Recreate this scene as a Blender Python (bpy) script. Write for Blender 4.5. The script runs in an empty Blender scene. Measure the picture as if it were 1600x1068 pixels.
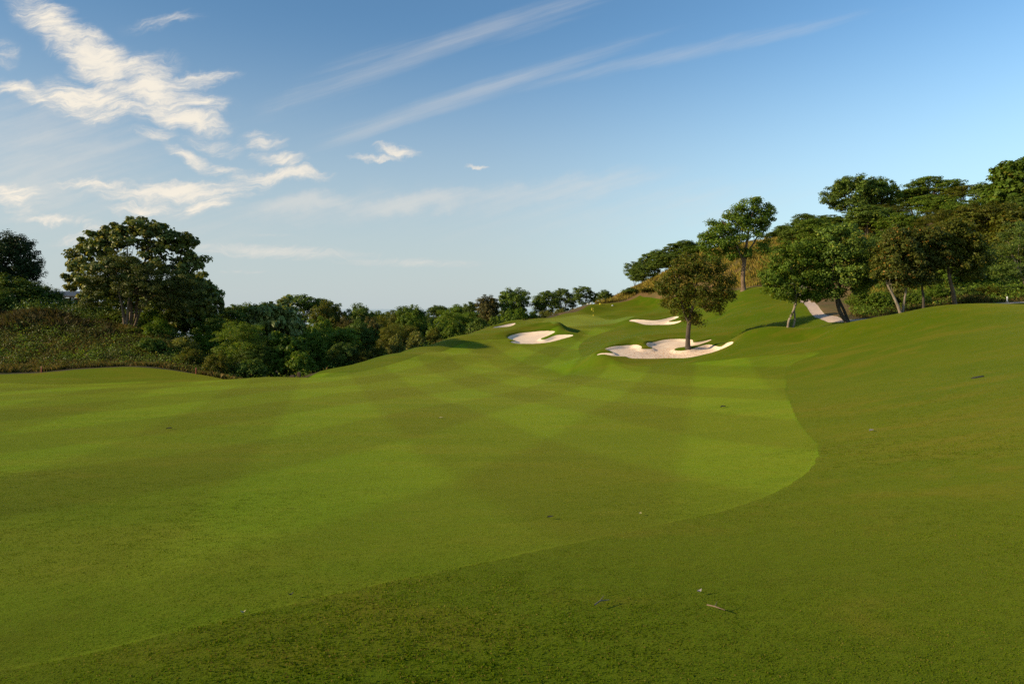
import bpy, math, random
import numpy as np
from mathutils import Vector

S = bpy.context.scene
COL = S.collection
R = math.radians

# ------------------------------------------------------------------ camera
F, CX, HY = 1067.0, 800.0, 482.0          # focal length and horizon in photo pixels
cam_d = bpy.data.cameras.new('camera')
cam_d.lens = 24.0; cam_d.sensor_width = 36.0
cam_d.shift_y = -52.0 / 1600.0
cam_d.clip_start = 0.1; cam_d.clip_end = 60000
cam = bpy.data.objects.new('camera', cam_d); COL.objects.link(cam)
cam.location = (0, 0, 0); cam.rotation_euler = (R(90), 0, 0)
S.camera = cam

# ------------------------------------------------------------------ light
SUN_EL, SUN_AZ = 21.0, -102.0              # azimuth from +Y towards +X
SUN_E, SKY_S, EXPO = 5.0, 0.10, 0.30
ld = bpy.data.lights.new('sun', 'SUN'); ld.energy = SUN_E; ld.angle = R(0.5); ld.color = (1.0, 0.83, 0.56)
sun = bpy.data.objects.new('sun', ld); COL.objects.link(sun)
sdir = Vector((math.sin(R(SUN_AZ)) * math.cos(R(SUN_EL)), math.cos(R(SUN_AZ)) * math.cos(R(SUN_EL)), math.sin(R(SUN_EL))))
sun.rotation_euler = sdir.to_track_quat('Z', 'Y').to_euler()
sun.location = sdir * 300

S.view_settings.view_transform = 'Standard'; S.view_settings.look = 'None'
S.view_settings.exposure = EXPO; S.view_settings.gamma = 1.0
S.render.engine = 'CYCLES'
S.cycles.max_bounces = 6; S.cycles.diffuse_bounces = 4; S.cycles.glossy_bounces = 2
S.cycles.transmission_bounces = 3; S.cycles.use_denoising = False
S.cycles.sample_clamp_indirect = 4.0

# ------------------------------------------------------------------ sky
W = bpy.data.worlds.new('World'); S.world = W; W.use_nodes = True
W.cycles.sampling_method = 'MANUAL'; W.cycles.sample_map_resolution = 512

class NT:
    """small helper for wiring nodes"""
    def __init__(self, tree):
        self.t = tree; self.n = tree.nodes; self.l = tree.links
    def new(self, typ, **kw):
        n = self.n.new(typ)
        for k, v in kw.items(): setattr(n, k, v)
        return n
    def put(self, sock, v):
        if hasattr(v, 'is_output'): self.l.new(v, sock)
        elif v is not None: sock.default_value = v
    def math(self, op, a, b=None, c=None, clamp=False):
        n = self.new('ShaderNodeMath', operation=op, use_clamp=clamp)
        self.put(n.inputs[0], a)
        if b is not None: self.put(n.inputs[1], b)
        if c is not None: self.put(n.inputs[2], c)
        return n.outputs[0]
    def vmath(self, op, a, b=None, s=None):
        n = self.new('ShaderNodeVectorMath', operation=op)
        self.put(n.inputs[0], a)
        if b is not None: self.put(n.inputs[1], b)
        if s is not None: self.put(n.inputs['Scale'], s)
        return n.outputs['Value' if op in ('LENGTH', 'DOT_PRODUCT', 'DISTANCE') else 'Vector']
    def smooth(self, v, a, b, lo=0.0, hi=1.0, typ='SMOOTHSTEP'):
        n = self.new('ShaderNodeMapRange', interpolation_type=typ)
        self.put(n.inputs[0], v); self.put(n.inputs[1], a); self.put(n.inputs[2], b)
        self.put(n.inputs[3], lo); self.put(n.inputs[4], hi)
        return n.outputs[0]
    def noise(self, vec, scale, detail=3.0, rough=0.5, dist=0.0, col=False):
        n = self.new('ShaderNodeTexNoise')
        self.put(n.inputs['Vector'], vec); self.put(n.inputs['Scale'], scale)
        n.inputs['Detail'].default_value = detail; n.inputs['Roughness'].default_value = rough
        n.inputs['Distortion'].default_value = dist
        return n.outputs['Color' if col else 'Fac']
    def mapping(self, vec, loc=(0, 0, 0), rot=(0, 0, 0), sc=(1, 1, 1), typ='POINT'):
        n = self.new('ShaderNodeMapping', vector_type=typ)
        self.put(n.inputs[0], vec)
        n.inputs['Location'].default_value = loc; n.inputs['Rotation'].default_value = rot; n.inputs['Scale'].default_value = sc
        return n.outputs[0]
    def mix(self, f, a, b, mode='MIX'):
        n = self.new('ShaderNodeMix', data_type='RGBA', blend_type=mode)
        self.put(n.inputs[0], f); self.put(n.inputs[6], a); self.put(n.inputs[7], b)
        return n.outputs[2]

def build_sky():
    g_ = 2 ** EXPO
    k = NT(W.node_tree); k.n.clear()
    out = k.new('ShaderNodeOutputWorld'); bg = k.new('ShaderNodeBackground')
    sky = k.new('ShaderNodeTexSky', sky_type='NISHITA')
    sky.sun_disc = False; sky.sun_elevation = R(SUN_EL); sky.sun_rotation = R(SUN_AZ)
    sky.altitude = 50; sky.air_density = 1.0; sky.dust_density = 0.6; sky.ozone_density = 1.6
    tc = k.new('ShaderNodeTexCoord'); d = tc.outputs['Generated']
    sep = k.new('ShaderNodeSeparateXYZ'); k.put(sep.inputs[0], d)
    y = k.math('MAXIMUM', sep.outputs[1], 0.08)
    front = k.smooth(sep.outputs[1], 0.08, 0.25)
    cmb = k.new('ShaderNodeCombineXYZ')
    # heading and height on the dome in front, in hundreds of photo pixels
    k.put(cmb.inputs[0], k.math('MULTIPLY_ADD', k.math('DIVIDE', sep.outputs[0], y), F / 100, CX / 100))
    k.put(cmb.inputs[1], k.math('MULTIPLY_ADD', k.math('DIVIDE', sep.outputs[2], y), -F / 100, HY / 100))
    P = cmb.outputs[0]
    w1 = k.vmath('SUBTRACT', k.noise(P, 0.9, 3, 0.55, col=True), (0.5, 0.5, 0.5))
    w2 = k.vmath('SUBTRACT', k.noise(P, 3.2, 4, 0.6, col=True), (0.5, 0.5, 0.5))
    Pw = k.vmath('ADD', P, k.vmath('ADD', k.vmath('SCALE', w1, s=0.55), k.vmath('SCALE', w2, s=0.26)))
    def blobs(lst, vec):
        acc = None
        for (cx, cy, rx, ry, a, i) in lst:
            m = k.mapping(vec, (cx / 100, cy / 100, 0), (0, 0, R(a)), (rx / 100, ry / 100, 1), 'TEXTURE')
            v = k.smooth(k.vmath('LENGTH', m), 0.0, 1.25, i, 0.0)
            acc = v if acc is None else k.math('MAXIMUM', acc, v)
        return acc
    big = blobs([(88, 45, 120, 40, 36, 1), (150, 95, 95, 48, 42, 1), (220, 108, 75, 28, -8, .8), (150, 160, 125, 40, 8, .95),
                 (235, 145, 95, 46, 14, 1), (290, 183, 85, 26, 12, 1), (35, 140, 75, 20, 18, .75), (310, 122, 80, 18, -6, .62),
                 (300, 155, 80, 26, 4, .62), (255, 38, 80, 16, -8, .34), (2, 82, 40, 26, 10, .4), (60, 158, 60, 14, 20, .6)], Pw)
    small = blobs([(238, 210, 50, 15, 0, .6), (332, 222, 62, 20, 10, .65), (412, 220, 50, 20, 5, .75), (432, 250, 48, 18, 8, .9),
                   (300, 246, 60, 17, 24, .85), (345, 258, 65, 12, 6, .62), (440, 277, 100, 14, 2, 1), (285, 298, 160, 25, -3, 1),
                   (150, 292, 90, 13, 2, .8), (315, 326, 70, 20, -14, .9), (225, 326, 80, 14, -4, .75), (20, 312, 70, 32, 10, .7),
                   (80, 345, 75, 8, 1, .65), (150, 368, 80, 15, -8, .6),                    (625, 242, 50, 11, 10, 1), (588, 251, 52, 7, 2, .85), (750, 265, 26, 5, 0, .9)], Pw)
    Ps = k.vmath('ADD', P, k.vmath('SCALE', w1, s=0.18))
    Pl = k.vmath('ADD', P, k.vmath('MULTIPLY', k.vmath('ADD', w1, w2), (0.35, 0.06, 0)))
    flat = blobs([(430, 393, 190, 14, 2, .85), (640, 410, 150, 10, 1, .6), (90, 344, 90, 7, 2, .7), (400, 385, 60, 8, 2, .6), (440, 367, 60, 5, 0, .4), (380, 424, 60, 5, 0, .4)], Pl)
    veil = blobs([(640, 318, 190, 24, -4, .75), (480, 318, 130, 26, -6, .8), (60, 300, 120, 60, 5, .7), (130, 235, 160, 40, -6, .55), (860, 300, 260, 34, -7, .5), (60, 250, 260, 150, 0, .55), (520, 325, 330, 42, -4, .42), (250, 350, 420, 90, 0, .3), (980, 330, 520, 60, -5, .3), (430, 165, 90, 25, -20, .2)], Pw)
    streak = blobs([(690, 72, 340, 26, -20.5, .7), (860, 20, 180, 34, -20, .45), (760, 140, 340, 22, -17.5, .72), (1010, 95, 480, 18, -11.5, .6),
                    (600, 195, 150, 18, -21, .6), (560, 112, 220, 40, -22, .4)], Ps)
    w3 = k.vmath('SUBTRACT', k.noise(P, 7.0, 3, 0.6, col=True), (0.5, 0.5, 0.5))
    Pf = k.vmath('ADD', k.vmath('ADD', P, k.vmath('SCALE', w1, s=0.75)), k.vmath('ADD', k.vmath('SCALE', w2, s=0.16), k.vmath('SCALE', w3, s=0.035)))
    fib = k.noise(k.mapping(Pf, (0, 0, 0), (0, 0, R(-4)), (1.7, .42, 1), 'TEXTURE'), 1.5, 10, 0.66)
    fine = k.noise(k.mapping(Pf, (0, 0, 0), (0, 0, R(-9)), (1.5, .2, 1), 'TEXTURE'), 2.2, 9, 0.68)
    fib2 = k.noise(k.mapping(k.vmath('ADD', P, k.vmath('SCALE', w2, s=0.04)), (3, 0, 0), (0, 0, R(-17)), (4.5, .24, 1), 'TEXTURE'), 1.2, 9, 0.64)
    tex = k.math('ADD', k.math('MULTIPLY', fib, 0.58), k.math('MULTIPLY', fine, 0.42))
    def dens(m, a, t, lo, hi):
        v = k.math('ADD', m, k.math('MULTIPLY', k.math('SUBTRACT', t, 0.5), a))
        return k.math('MULTIPLY', k.smooth(v, lo, hi), k.smooth(m, 0.0, 0.30))
    D = k.math('POWER', dens(big, 3.4, tex, -0.25, 1.15), 1.25)
    D = k.math('MAXIMUM', D, k.math('MULTIPLY', k.math('POWER', dens(small, 3.0, tex, -0.10, 1.15), 1.3), 0.95))
    D = k.math('MAXIMUM', D, k.math('MULTIPLY', dens(streak, 1.3, fib2, 0.0, 1.2), 0.42))
    D = k.math('MAXIMUM', D, k.math('MULTIPLY', dens(flat, 1.6, fine, 0.0, 1.1), 0.62))
    D = k.math('ADD', D, k.math('MULTIPLY', dens(veil, 1.3, k.math('ADD', k.math('MULTIPLY', tex, .4), k.math('MULTIPLY', fib2, .6)), -0.05, 0.95), 0.5))
    D = k.math('MULTIPLY', k.math('MINIMUM', D, 1.0), front)
    # clear sky, tinted a little deeper as in the photograph
    hs = k.new('ShaderNodeHueSaturation'); hs.inputs['Saturation'].default_value = 1.12
    k.put(hs.inputs['Color'], sky.outputs[0])
    base = k.mix(1.0, hs.outputs[0], SKY_TINT, 'MULTIPLY')
    gain = k.smooth(sep.outputs[0], -0.55, 0.65, 0.96, 1.6, 'LINEAR')       # deeper blue square to the sun
    gc = k.new('ShaderNodeCombineColor')
    for i in range(3): k.put(gc.inputs[i], gain)
    base = k.mix(1.0, base, gc.outputs[0], 'MULTIPLY')
    low = k.mix(k.smooth(sep.outputs[0], -0.1, 0.55), tuple(v / SKY_S / g_ for v in (.535, .605, .63)) + (1,), tuple(v / SKY_S / g_ for v in (.62, .84, .93)) + (1,))
    base = k.mix(k.smooth(sep.outputs[2], -0.02, 0.40, 0.92, 0.0), base, low)   # milky air near the horizon
    cl = k.mix(D, (CLOUD[0] * .76 / SKY_S / g_, CLOUD[1] * .79 / SKY_S / g_, CLOUD[2] * .88 / SKY_S / g_, 1), (CLOUD[0] / SKY_S / g_, CLOUD[1] / SKY_S / g_, CLOUD[2] / SKY_S / g_, 1))
    k.put(bg.inputs[0], k.mix(D, base, cl)); bg.inputs[1].default_value = SKY_S
    k.l.new(bg.outputs[0], out.inputs[0])
SKY_TINT = (0.87, 1.04, 1.08, 1); CLOUD = (0.93, 0.86, 0.74)
build_sky()

# ------------------------------------------------------------------ terrain height
def lin_noise(x, y, sc, seed):
    """smooth value noise in -1..1"""
    rs = np.random.RandomState(seed); T = rs.rand(256, 256) * 2 - 1
    xs, ys = x / sc + 1000.3, y / sc + 1000.7
    xi, yi = np.floor(xs).astype(int), np.floor(ys).astype(int)
    fx, fy = xs - xi, ys - yi
    fx = fx * fx * (3 - 2 * fx); fy = fy * fy * (3 - 2 * fy)
    g = lambda a, b: T[(a) & 255, (b) & 255]
    return (g(xi, yi) * (1 - fx) + g(xi + 1, yi) * fx) * (1 - fy) + (g(xi, yi + 1) * (1 - fx) + g(xi + 1, yi + 1) * fx) * fy

def sst(a, b, v):
    t = np.clip((v - a) / (b - a), 0, 1); return t * t * (3 - 2 * t)

# control points of the land: (px, py, distance), all surveyed from the photograph
PTS = [
 # foreground
 (-300,1068,3.19),(200,1068,3.19),(800,1068,3.19),(1400,1068,3.19),(1900,1060,3.19),
 (-200,790,8),(0,795,8),(400,798,8),(800,797,8),(1200,790,8),(1600,752,8),(1900,700,8),
 (-200,700,15),(0,703,15),(400,706,15),(800,706,15),(1150,695,15),(1400,668,15),(1600,635,15),(1850,580,15),
 (-200,638,25),(0,641,25),(400,644,25),(800,645,25),(1050,638,25),(1250,622,25),(1420,594,25),(1600,560,25),(1850,510,25),
 (-200,610,35),(0,611,35),(400,614,35),(800,619,35),(1050,612,35),(1230,592,35),(1330,570,35),(1450,536,35),(1600,510,35),(1850,470,35),
 (-200,597,45),(0,598,45),(250,598,45),(400,596,45),(600,600,45),(800,603,45),(1000,594,45),(1130,577,45),(1250,553,45),(1330,532,45),(1410,509,45),(1500,488,45),(1600,482,45),(1850,462,45),
 # crest of the slope by the path
 (1320,503,50),(1365,496,50),(1410,489,50),(1450,481,50),(1490,475,50),(1550,473,50),(1600,475,50),(1850,466,50),
 (1316,501,56),(1341,500,57),(1410,494,55),(1480,482,55),(1560,472,55),(1600,471.5,54),(1640,470,55),(1850,462,57),
 (1294,500,58.5),(1274,496,63),(1258,484,70),(1251,473,78),(1265,462,80),(1278,480,68),(1307,493,60),(1330,498,58),
 # left crest and mound
 (0,596,50),(180,595,50),(330,592,51),(420,588,52),(520,590,52),(600,588,52),
 (-200,585,56),(0,584,56),(90,580,57),(180,574,58),(260,578,57.5),(330,587,57),
 (420,606,59),(480,596,58),
 # bank under the rough growth
 (-250,560,62),(0,568,62),(100,566,62),(200,563,63),(290,572,63),(340,590,62),
 (-250,492,72),(0,497,72),(100,503,72),(200,515,73),(280,540,71),(350,580,68),
 (-250,480,85),(0,484,85),(100,488,84),(200,500,84),(300,540,84),
 (400,615,75),(480,600,75),(420,610,95),(520,600,95),
 # far side of the dip, and the shoulder of the hill against the wood
 (500,580,63),(560,567,67),(600,559,72),(640,548,78),(700,530,86),(750,515,95),(790,505.5,101),(830,498,108),(880,489,118),(925,478.5,126),
 (480,612,72),(560,600,80),(620,580,92),(700,556,104),(780,527,116),(850,508,128),(900,499,138),
 (400,590,120),(600,575,140),(760,540,150),(860,520,160),(960,492,150),
 # face of the hill
 (600,578,60),(700,580,60),(800,583,58),(900,580,58),(700,566,66),(800,568,68),(900,560,67),(700,551,76),(790,552,76),(880,545,76),(950,534,76),
 (845,538,84),(790,535,84),(900,528,85),(845,527,87),(845,517,89.5),(900,522,90),(840,511,91.5),(780,521,91),(880,511,91),
 (787,512,97),(800,506,99),(860,504,103),(930,507,104),(960,512,95),(930,518,90),
 (880,495,118),(927,496.5,118),(980,497,116),(925,490.5,122),(860,497,112),
 (960,490,123),(1000,486,122),(925,484,124),(960,478,129),(1000,476,130),(1040,473,124),
 # main bunker
 (1050,563,57),(980,561,57.5),(935,555,58.2),(1000,545,61),(1000,538,63.5),(1060,549,60.2),(1075,543.5,60.5),(1060,529,65),(1120,548,58.8),(1146,534,60.5),
 (960,530,66),(1010,525,66.5),(1060,522,67.5),(1000,519,76),(1060,513,75),
 (1120,528,63),(1130,515,66),(1170,513,63),(1170,524,56),(1200,518,55.5),(1237,517,54.5),(1180,540,52),(1220,538,51),(1270,531,51),(1280,517,53),
 (1240,506,60),(1200,508,63),(1150,507,70),
 # middle bunker and slope behind it
 (1020,508,92),(990,502,94),(1055,495,97),(1020,500,95),(1060,505,91),(1040,489,101),(980,495,100),
 (1100,510,78),(1100,495,86),(1150,490,76),(1200,470,80),(1200,490,70),(1240,480,72),(1110,478,98),
 (1050,471,113),(1085,465,104),(1120,460,96),(1162,453,86),(1190,452,84),
 # hillside of dry grass, and the wooded ridge
 (1000,462,131),(1030,445,132),(1060,432,126),(1110,425,112),(1162,405,103),(1200,395,104),(1250,385,104),(1230,440,90),
 (980,458,140),(1050,420,142),(1110,395,135),(1200,385,135),(1300,372,125),
 (1300,430,90),(1340,450,76),(1360,400,96),(1360,475,66),(1420,465,66),(1500,458,66),(1600,458,64),(1850,440,66),
 (1430,400,90),(1520,390,88),(1600,380,84),(1850,350,84),
 (1420,350,118),(1520,340,112),(1600,325,105),(1850,290,100),(1700,300,140),(1400,345,145),(1100,400,165),(980,455,170),
]
XYZ = [((px - CX) / F * Y, Y, -(py - HY) / F * Y) for px, py, Y in PTS]
XYZ += [(-14, -8, -1.6), (0, -8, -1.45), (14, -8, -1.0), (0, 0, -1.62), (-7, 0, -1.7), (7, 0, -1.5),
        (-200, 200, -6), (-100, 260, -20), (60, 300, -20), (220, 220, 20), (-160, 120, 1)]
XYZ = np.array(XYZ)
def tps_k(d2): return 0.5 * d2 * np.log(d2 + 1e-9)
_n = len(XYZ); _p = XYZ[:, :2] / 50.0
_d2 = ((_p[:, None] - _p[None]) ** 2).sum(-1)
_A = np.zeros((_n + 3, _n + 3)); _A[:_n, :_n] = tps_k(_d2) + np.eye(_n) * 4e-4 * np.clip(XYZ[:, 1] / 60, .05, 3) ** 2
_A[:_n, _n] = 1; _A[:_n, _n + 1:] = _p; _A[_n:, :_n] = _A[:_n, _n:].T
_w = np.linalg.solve(_A, np.concatenate([XYZ[:, 2], [0, 0, 0]]))
MOUNDS = [  # ridge lines (px, distance), half width, height
 ([(1150, 58.2), (1172, 56.6), (1200, 55.4), (1240, 53.6), (1275, 52.6)], 1.3, .45), ([(1300, 59), (1318, 57.2), (1348, 56.2)], 1.0, .16), ([(1150, 62.5), (1200, 60.5), (1270, 59)], 2.0, -.35),
 ([(785, 88.5), (808, 91.2), (840, 92.4), (868, 91.4)], 1.3, .42), ([(872, 90.6), (884, 88.4), (896, 87.6)], 1.5, .38),
 ([(938, 60.2), (958, 63.2), (990, 65.0), (1006, 63.0)], 1.0, .30), ([(1012, 66.6), (1060, 67.6), (1085, 66.8)], 1.1, .26),
 ([(872, 121), (900, 126), (930, 128.5), (1000, 130.5), (1040, 126)], 3.2, .55), ([(1002, 128), (975, 123), (955, 119)], 2.2, .5),
 ([(985, 96.5), (1020, 98.5), (1050, 99.5)], 1.6, .4), ([(765, 97.5), (785, 100.5), (808, 102)], 1.4, .35),
 ([(1130, 72), (1200, 73), (1250, 71)], 3.0, .45), ([(1120, 84), (1180, 80)], 3.0, .35), ([(640, 76.5), (700, 83), (760, 91)], 3.0, .35), ([(600, 70), (720, 72)], 3.5, .35)]
def mounds(x, y):
    dz = np.zeros(len(x))
    for line, w, h in MOUNDS:
        P = np.array([((px - CX) / F * Y, Y) for px, Y in line]); best = np.full(len(x), 1e9)
        for a, b in zip(P[:-1], P[1:]):
            e = b - a; t = np.clip(((x - a[0]) * e[0] + (y - a[1]) * e[1]) / (e @ e), 0, 1)
            best = np.minimum(best, (x - a[0] - t * e[0]) ** 2 + (y - a[1] - t * e[1]) ** 2)
        dz += h * np.exp(-best / (w * w))
    return dz
def H0(x, y):
    x = np.asarray(x, float); y = np.asarray(y, float); sh = np.broadcast(x, y).shape
    x = np.broadcast_to(x, sh).ravel(); y = np.broadcast_to(y, sh).ravel()
    yc = np.clip(y, -8, 260); lim = 0.98 * (np.maximum(yc, 0) + 9); xc = np.clip(x, -lim, lim)
    out = np.empty(len(xc))
    for i in range(0, len(xc), 20000):
        q = np.stack([xc[i:i + 20000], yc[i:i + 20000]], 1) / 50.0
        d2 = ((q[:, None] - _p[None]) ** 2).sum(-1)
        out[i:i + 20000] = tps_k(d2) @ _w[:_n] + _w[_n] + q @ _w[_n + 1:]
    und = 0.10 * lin_noise(x, y * .6, 6.5, 3) + 0.035 * lin_noise(x, y, 2.6, 4) + .012 * lin_noise(x, y, .9, 5)
    und = und * sst(12, 40, y) + mounds(x, y)
    t = sst(180, 330, y)
    return (out * (1 - t) + np.minimum(out, -32) * t + und).reshape(sh)

def cast(px, py, y0=3.0, y1=190.0):
    """where the line of sight through a photo pixel meets the land"""
    Y = np.arange(y0, y1, 0.1); u = (px - CX) / F
    z = H0(u * Y, Y); hit = np.nonzero(z >= -(py - HY) / F * Y)[0]
    Yh = Y[hit[0]] if len(hit) else y1
    return (u * Yh, Yh)
def gxy(px, Y): return ((px - CX) / F * Y, Y)
def outline(lst):
    """(px,py) is cast on the land, ('g',px,Y) is a ground position"""
    return [gxy(e[1], e[2]) if e[0] == 'g' else cast(*e) for e in lst]
def catmull(P, n=6, closed=True):
    P = np.array(P, float); m = len(P); out = []
    for i in range(m if closed else m - 1):
        g = (lambda j: P[j % m]) if closed else (lambda j: P[min(max(j, 0), m - 1)])
        p0, p1, p2, p3 = g(i - 1), g(i), g(i + 1), g(i + 2)
        for t in np.arange(n) / n:
            out.append(.5 * (2 * p1 + (p2 - p0) * t + (2 * p0 - 5 * p1 + 4 * p2 - p3) * t * t + (3 * p1 - p0 - 3 * p2 + p3) * t ** 3))
    return np.array(out)
def sdf(poly, x, y, pad=3.0):
    """signed distance, negative inside; capped at pad outside the box"""
    out = np.full(len(x), pad); lo, hi = poly.min(0) - pad, poly.max(0) + pad
    m = np.nonzero((x > lo[0]) & (x < hi[0]) & (y > lo[1]) & (y < hi[1]))[0]
    qx, qy = x[m], y[m]; best = np.full(len(m), 1e9); ins = np.zeros(len(m), bool)
    for a, b in zip(poly, np.roll(poly, -1, 0)):
        e = b - a; wx, wy = qx - a[0], qy - a[1]
        t = np.clip((wx * e[0] + wy * e[1]) / (e @ e + 1e-12), 0, 1)
        best = np.minimum(best, (wx - t * e[0]) ** 2 + (wy - t * e[1]) ** 2)
        c = (a[1] > qy) != (b[1] > qy)
        with np.errstate(divide='ignore', invalid='ignore'):
            ins ^= c & (qx < (b[0] - a[0]) * (qy - a[1]) / (b[1] - a[1]) + a[0])
    out[m] = np.where(ins, -1, 1) * np.minimum(np.sqrt(best), 50)
    return out

SAND = {
 'tree': catmull(outline([(932,554.6),(959,551.5),(945,545),(965,540.5),(987,539),(1002,541),(1003,545.2),(1020,544.6),(1010,537),(1032,532),(1059,529.5),(1081,530.5),(1085,535),(1112,530.5),
          (1092,538.5),(1075,542),(1056,544.2),(1056,547.5),(1077,546.2),(1111,538.2),(1146,534),(1120,549.5),(1091,557),(1055,560),(1014,561),(985,560),(979,557.5),(957,556.3)]), 5),
 'split': catmull(outline([(793,527),(812,520.5),(835,518),(866,517.2),(859,523),(845,528.6),(851,530),(869,523.5),(896,523.2),(880,529),(861,534),(831,537),(806,536.6),(798,533.8),(806,532)]), 5),
 'rear': catmull(outline([(983,501),(999,499.3),(1026,500.5),(1054,494.5),(1060,496),(1044,502.5),(1064,501),(1056,506),(1030,507.6),(1010,507.6),(996,504)]), 5),
 'small': catmull(outline([('g',769,95.2),('g',779,97.6),('g',805,99.4),('g',795,96.6)]), 5)}
FAIR = catmull(outline([(50,1040),(300,980),(600,910),(800,868),(941,838),(1053,816),(1137,796),(1213,768),(1269,730),(1278,699),(1266,680),(1244,652),(1230,611),(1230,583),(1241,567),(1280,550),
          (1200,555),(1120,563),(1050,570),(970,567),(915,556),(905,540),(930,524),(960,513),(930,511),(870,511),(760,530),(700,545),(640,560),(560,580),(480,589),(380,592),(200,596.5),(0,598),
          ('g',-300,44),('g',-900,30),('g',-1500,12),('g',-1300,5),('g',-900,3.3),('g',-300,3.1)]), 6)
GREEN = catmull(outline([(848,502),(870,497),(925,492),(985,494),(985,499),(960,505),(910,508.5),(865,507.5)]), 6)
PATH = np.array([gxy(*a) for a in [(1249,86),(1251,78),(1258,70),(1274,63),(1294,58.5),(1316,56),(1345,54.6),(1400,53.8),(1480,53.5),(1560,53.3),(1640,53.5),(1800,54.5),
          (1800,57.5),(1640,56.2),(1560,55.8),(1480,56),(1400,56.3),(1345,57),(1321,58),(1307,60),(1292,63),(1278,68),(1270,74),(1264,80),(1258,87)]])
PATH = catmull(PATH, 4)
MOWN = np.array(outline([('g',-1500,-4),('g',-1500,50),('g',-300,55.5),('g',0,56.3),('g',60,57.2),('g',120,58.3),('g',190,59),('g',260,58.6),('g',330,57.5),('g',390,56.5),('g',430,57),('g',470,60),
          ('g',500,63),('g',560,67),('g',600,72),('g',640,78),('g',700,86),('g',750,95),('g',790,101),('g',830,108),('g',880,118),('g',925,127),('g',960,130),('g',1000,131),
          ('g',1040,124),('g',1075,113),('g',1110,101),('g',1160,88),('g',1195,85),('g',1230,86),('g',1256,86),('g',1264,80),('g',1270,74),('g',1278,68),('g',1292,63),('g',1307,60),('g',1321,58),
          ('g',1345,57),('g',1400,56.4),('g',1480,56.1),('g',1560,55.9),('g',1640,56.3),('g',1800,57.6),('g',3000,40),('g',9000,-4)]))
MOWN[0] = (-80, -7); MOWN[-1] = (90, -7); MOWN[-2] = (95, 40); MOWN[1] = (-75, 50)

# ------------------------------------------------------------------ materials
def new_mat(name):
    m = bpy.data.materials.new(name); m.use_nodes = True; k = NT(m.node_tree); k.n.clear()
    out = k.new('ShaderNodeOutputMaterial'); b = k.new('ShaderNodeBsdfPrincipled'); k.l.new(b.outputs[0], out.inputs[0])
    return m, k, b, out
def rgb(r, g, b): return (r, g, b, 1)
def turf(name, c1, c2, c3, stripes=0.0, fine=1.0, sheen=0.25, blotch=0.5):
    m, k, b, out = new_mat(name)
    P = k.new('ShaderNodeNewGeometry').outputs['Position']
    n1 = k.noise(P, 0.16, 4, 0.55); n2 = k.noise(P, 1.3, 5, 0.6); n3 = k.noise(P, 14, 5, 0.65); n4 = k.noise(P, 95, 3, 0.6); n5 = k.noise(k.mapping(P, sc=(.35, 1, 1)), .55, 4, .6)
    col = k.mix(k.smooth(n1, 0.3, 0.7), rgb(*c1), rgb(*c2))
    col = k.mix(k.math('MULTIPLY', k.smooth(n2, 0.5, 0.75), blotch), col, rgb(*c3))
    col = k.mix(k.math('MULTIPLY', k.smooth(n5, 0.48, 0.68), blotch), col, rgb(c3[0] * 1.05, c3[1], c3[2]))
    col = k.mix(k.math('MULTIPLY', k.smooth(n5, 0.5, 0.3), .35), col, rgb(c1[0] * .6, c1[1] * .75, c1[2]))
    if stripes:
        for ang, off in ((15.5, 0.2), (-15.5, 1.1)):
            q = k.mapping(P, (0, 0, 0), (0, 0, R(ang)), (1, 1, 1))
            sx = k.new('ShaderNodeSeparateXYZ'); k.put(sx.inputs[0], k.vmath('ADD', q, k.vmath('SCALE', k.noise(P, 0.25, 1, col=True), s=0.35)))
            s = k.math('SINE', k.math('MULTIPLY_ADD', sx.outputs[0], math.pi / 3.5, off))
            col = k.mix(1.0, col, k.mix(k.smooth(s, -0.28, 0.28), rgb(1 - stripes * .9, 1 - stripes, 1 - stripes * .8), rgb(1 + stripes * .8, 1 + stripes, 1 + stripes)), 'MULTIPLY')
    v = k.math('ADD', k.math('MULTIPLY', n3, 0.9 * fine), k.math('MULTIPLY', n4, 0.9 * fine))
    g = k.new('ShaderNodeCombineColor'); vv = k.math('ADD', v, 1.0 - 0.9 * fine)
    for i in range(3): k.put(g.inputs[i], vv)
    col = k.mix(1.0, col, g.outputs[0], 'MULTIPLY')
    k.put(b.inputs['Base Color'], col); b.inputs['Roughness'].default_value = 0.75
    b.inputs['Specular IOR Level'].default_value = 0.02
    b.inputs['Sheen Weight'].default_value = sheen; b.inputs['Sheen Roughness'].default_value = 0.45
    b.inputs['Sheen Tint'].default_value = rgb(.75, .70, .06)
    bump = k.new('ShaderNodeBump'); bump.inputs['Strength'].default_value = 0.55; bump.inputs['Distance'].default_value = 0.02
    hsum = k.math('ADD', k.math('ADD', k.math('MULTIPLY', n3, 1.2), k.math('MULTIPLY', n4, 0.7)), k.math('MULTIPLY', n2, 3.0))
    k.put(bump.inputs['Height'], hsum); k.l.new(bump.outputs[0], b.inputs['Normal'])
    return m
M_FAIR = turf('fairway_turf', (.064, .117, .0022), (.083, .127, .0030), (.146, .134, .011), 0.155, 0.5, .15, blotch=.28)
M_ROUGH = turf('rough_turf', (.051, .091, .0016), (.067, .097, .0021), (.114, .100, .008), 0.0, 1.0, .12, blotch=.6)
M_GREEN = turf('green_turf', (.088, .140, .015), (.100, .145, .018), (.115, .142, .017), 0.05, 0.4, .15, blotch=.2)
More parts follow.
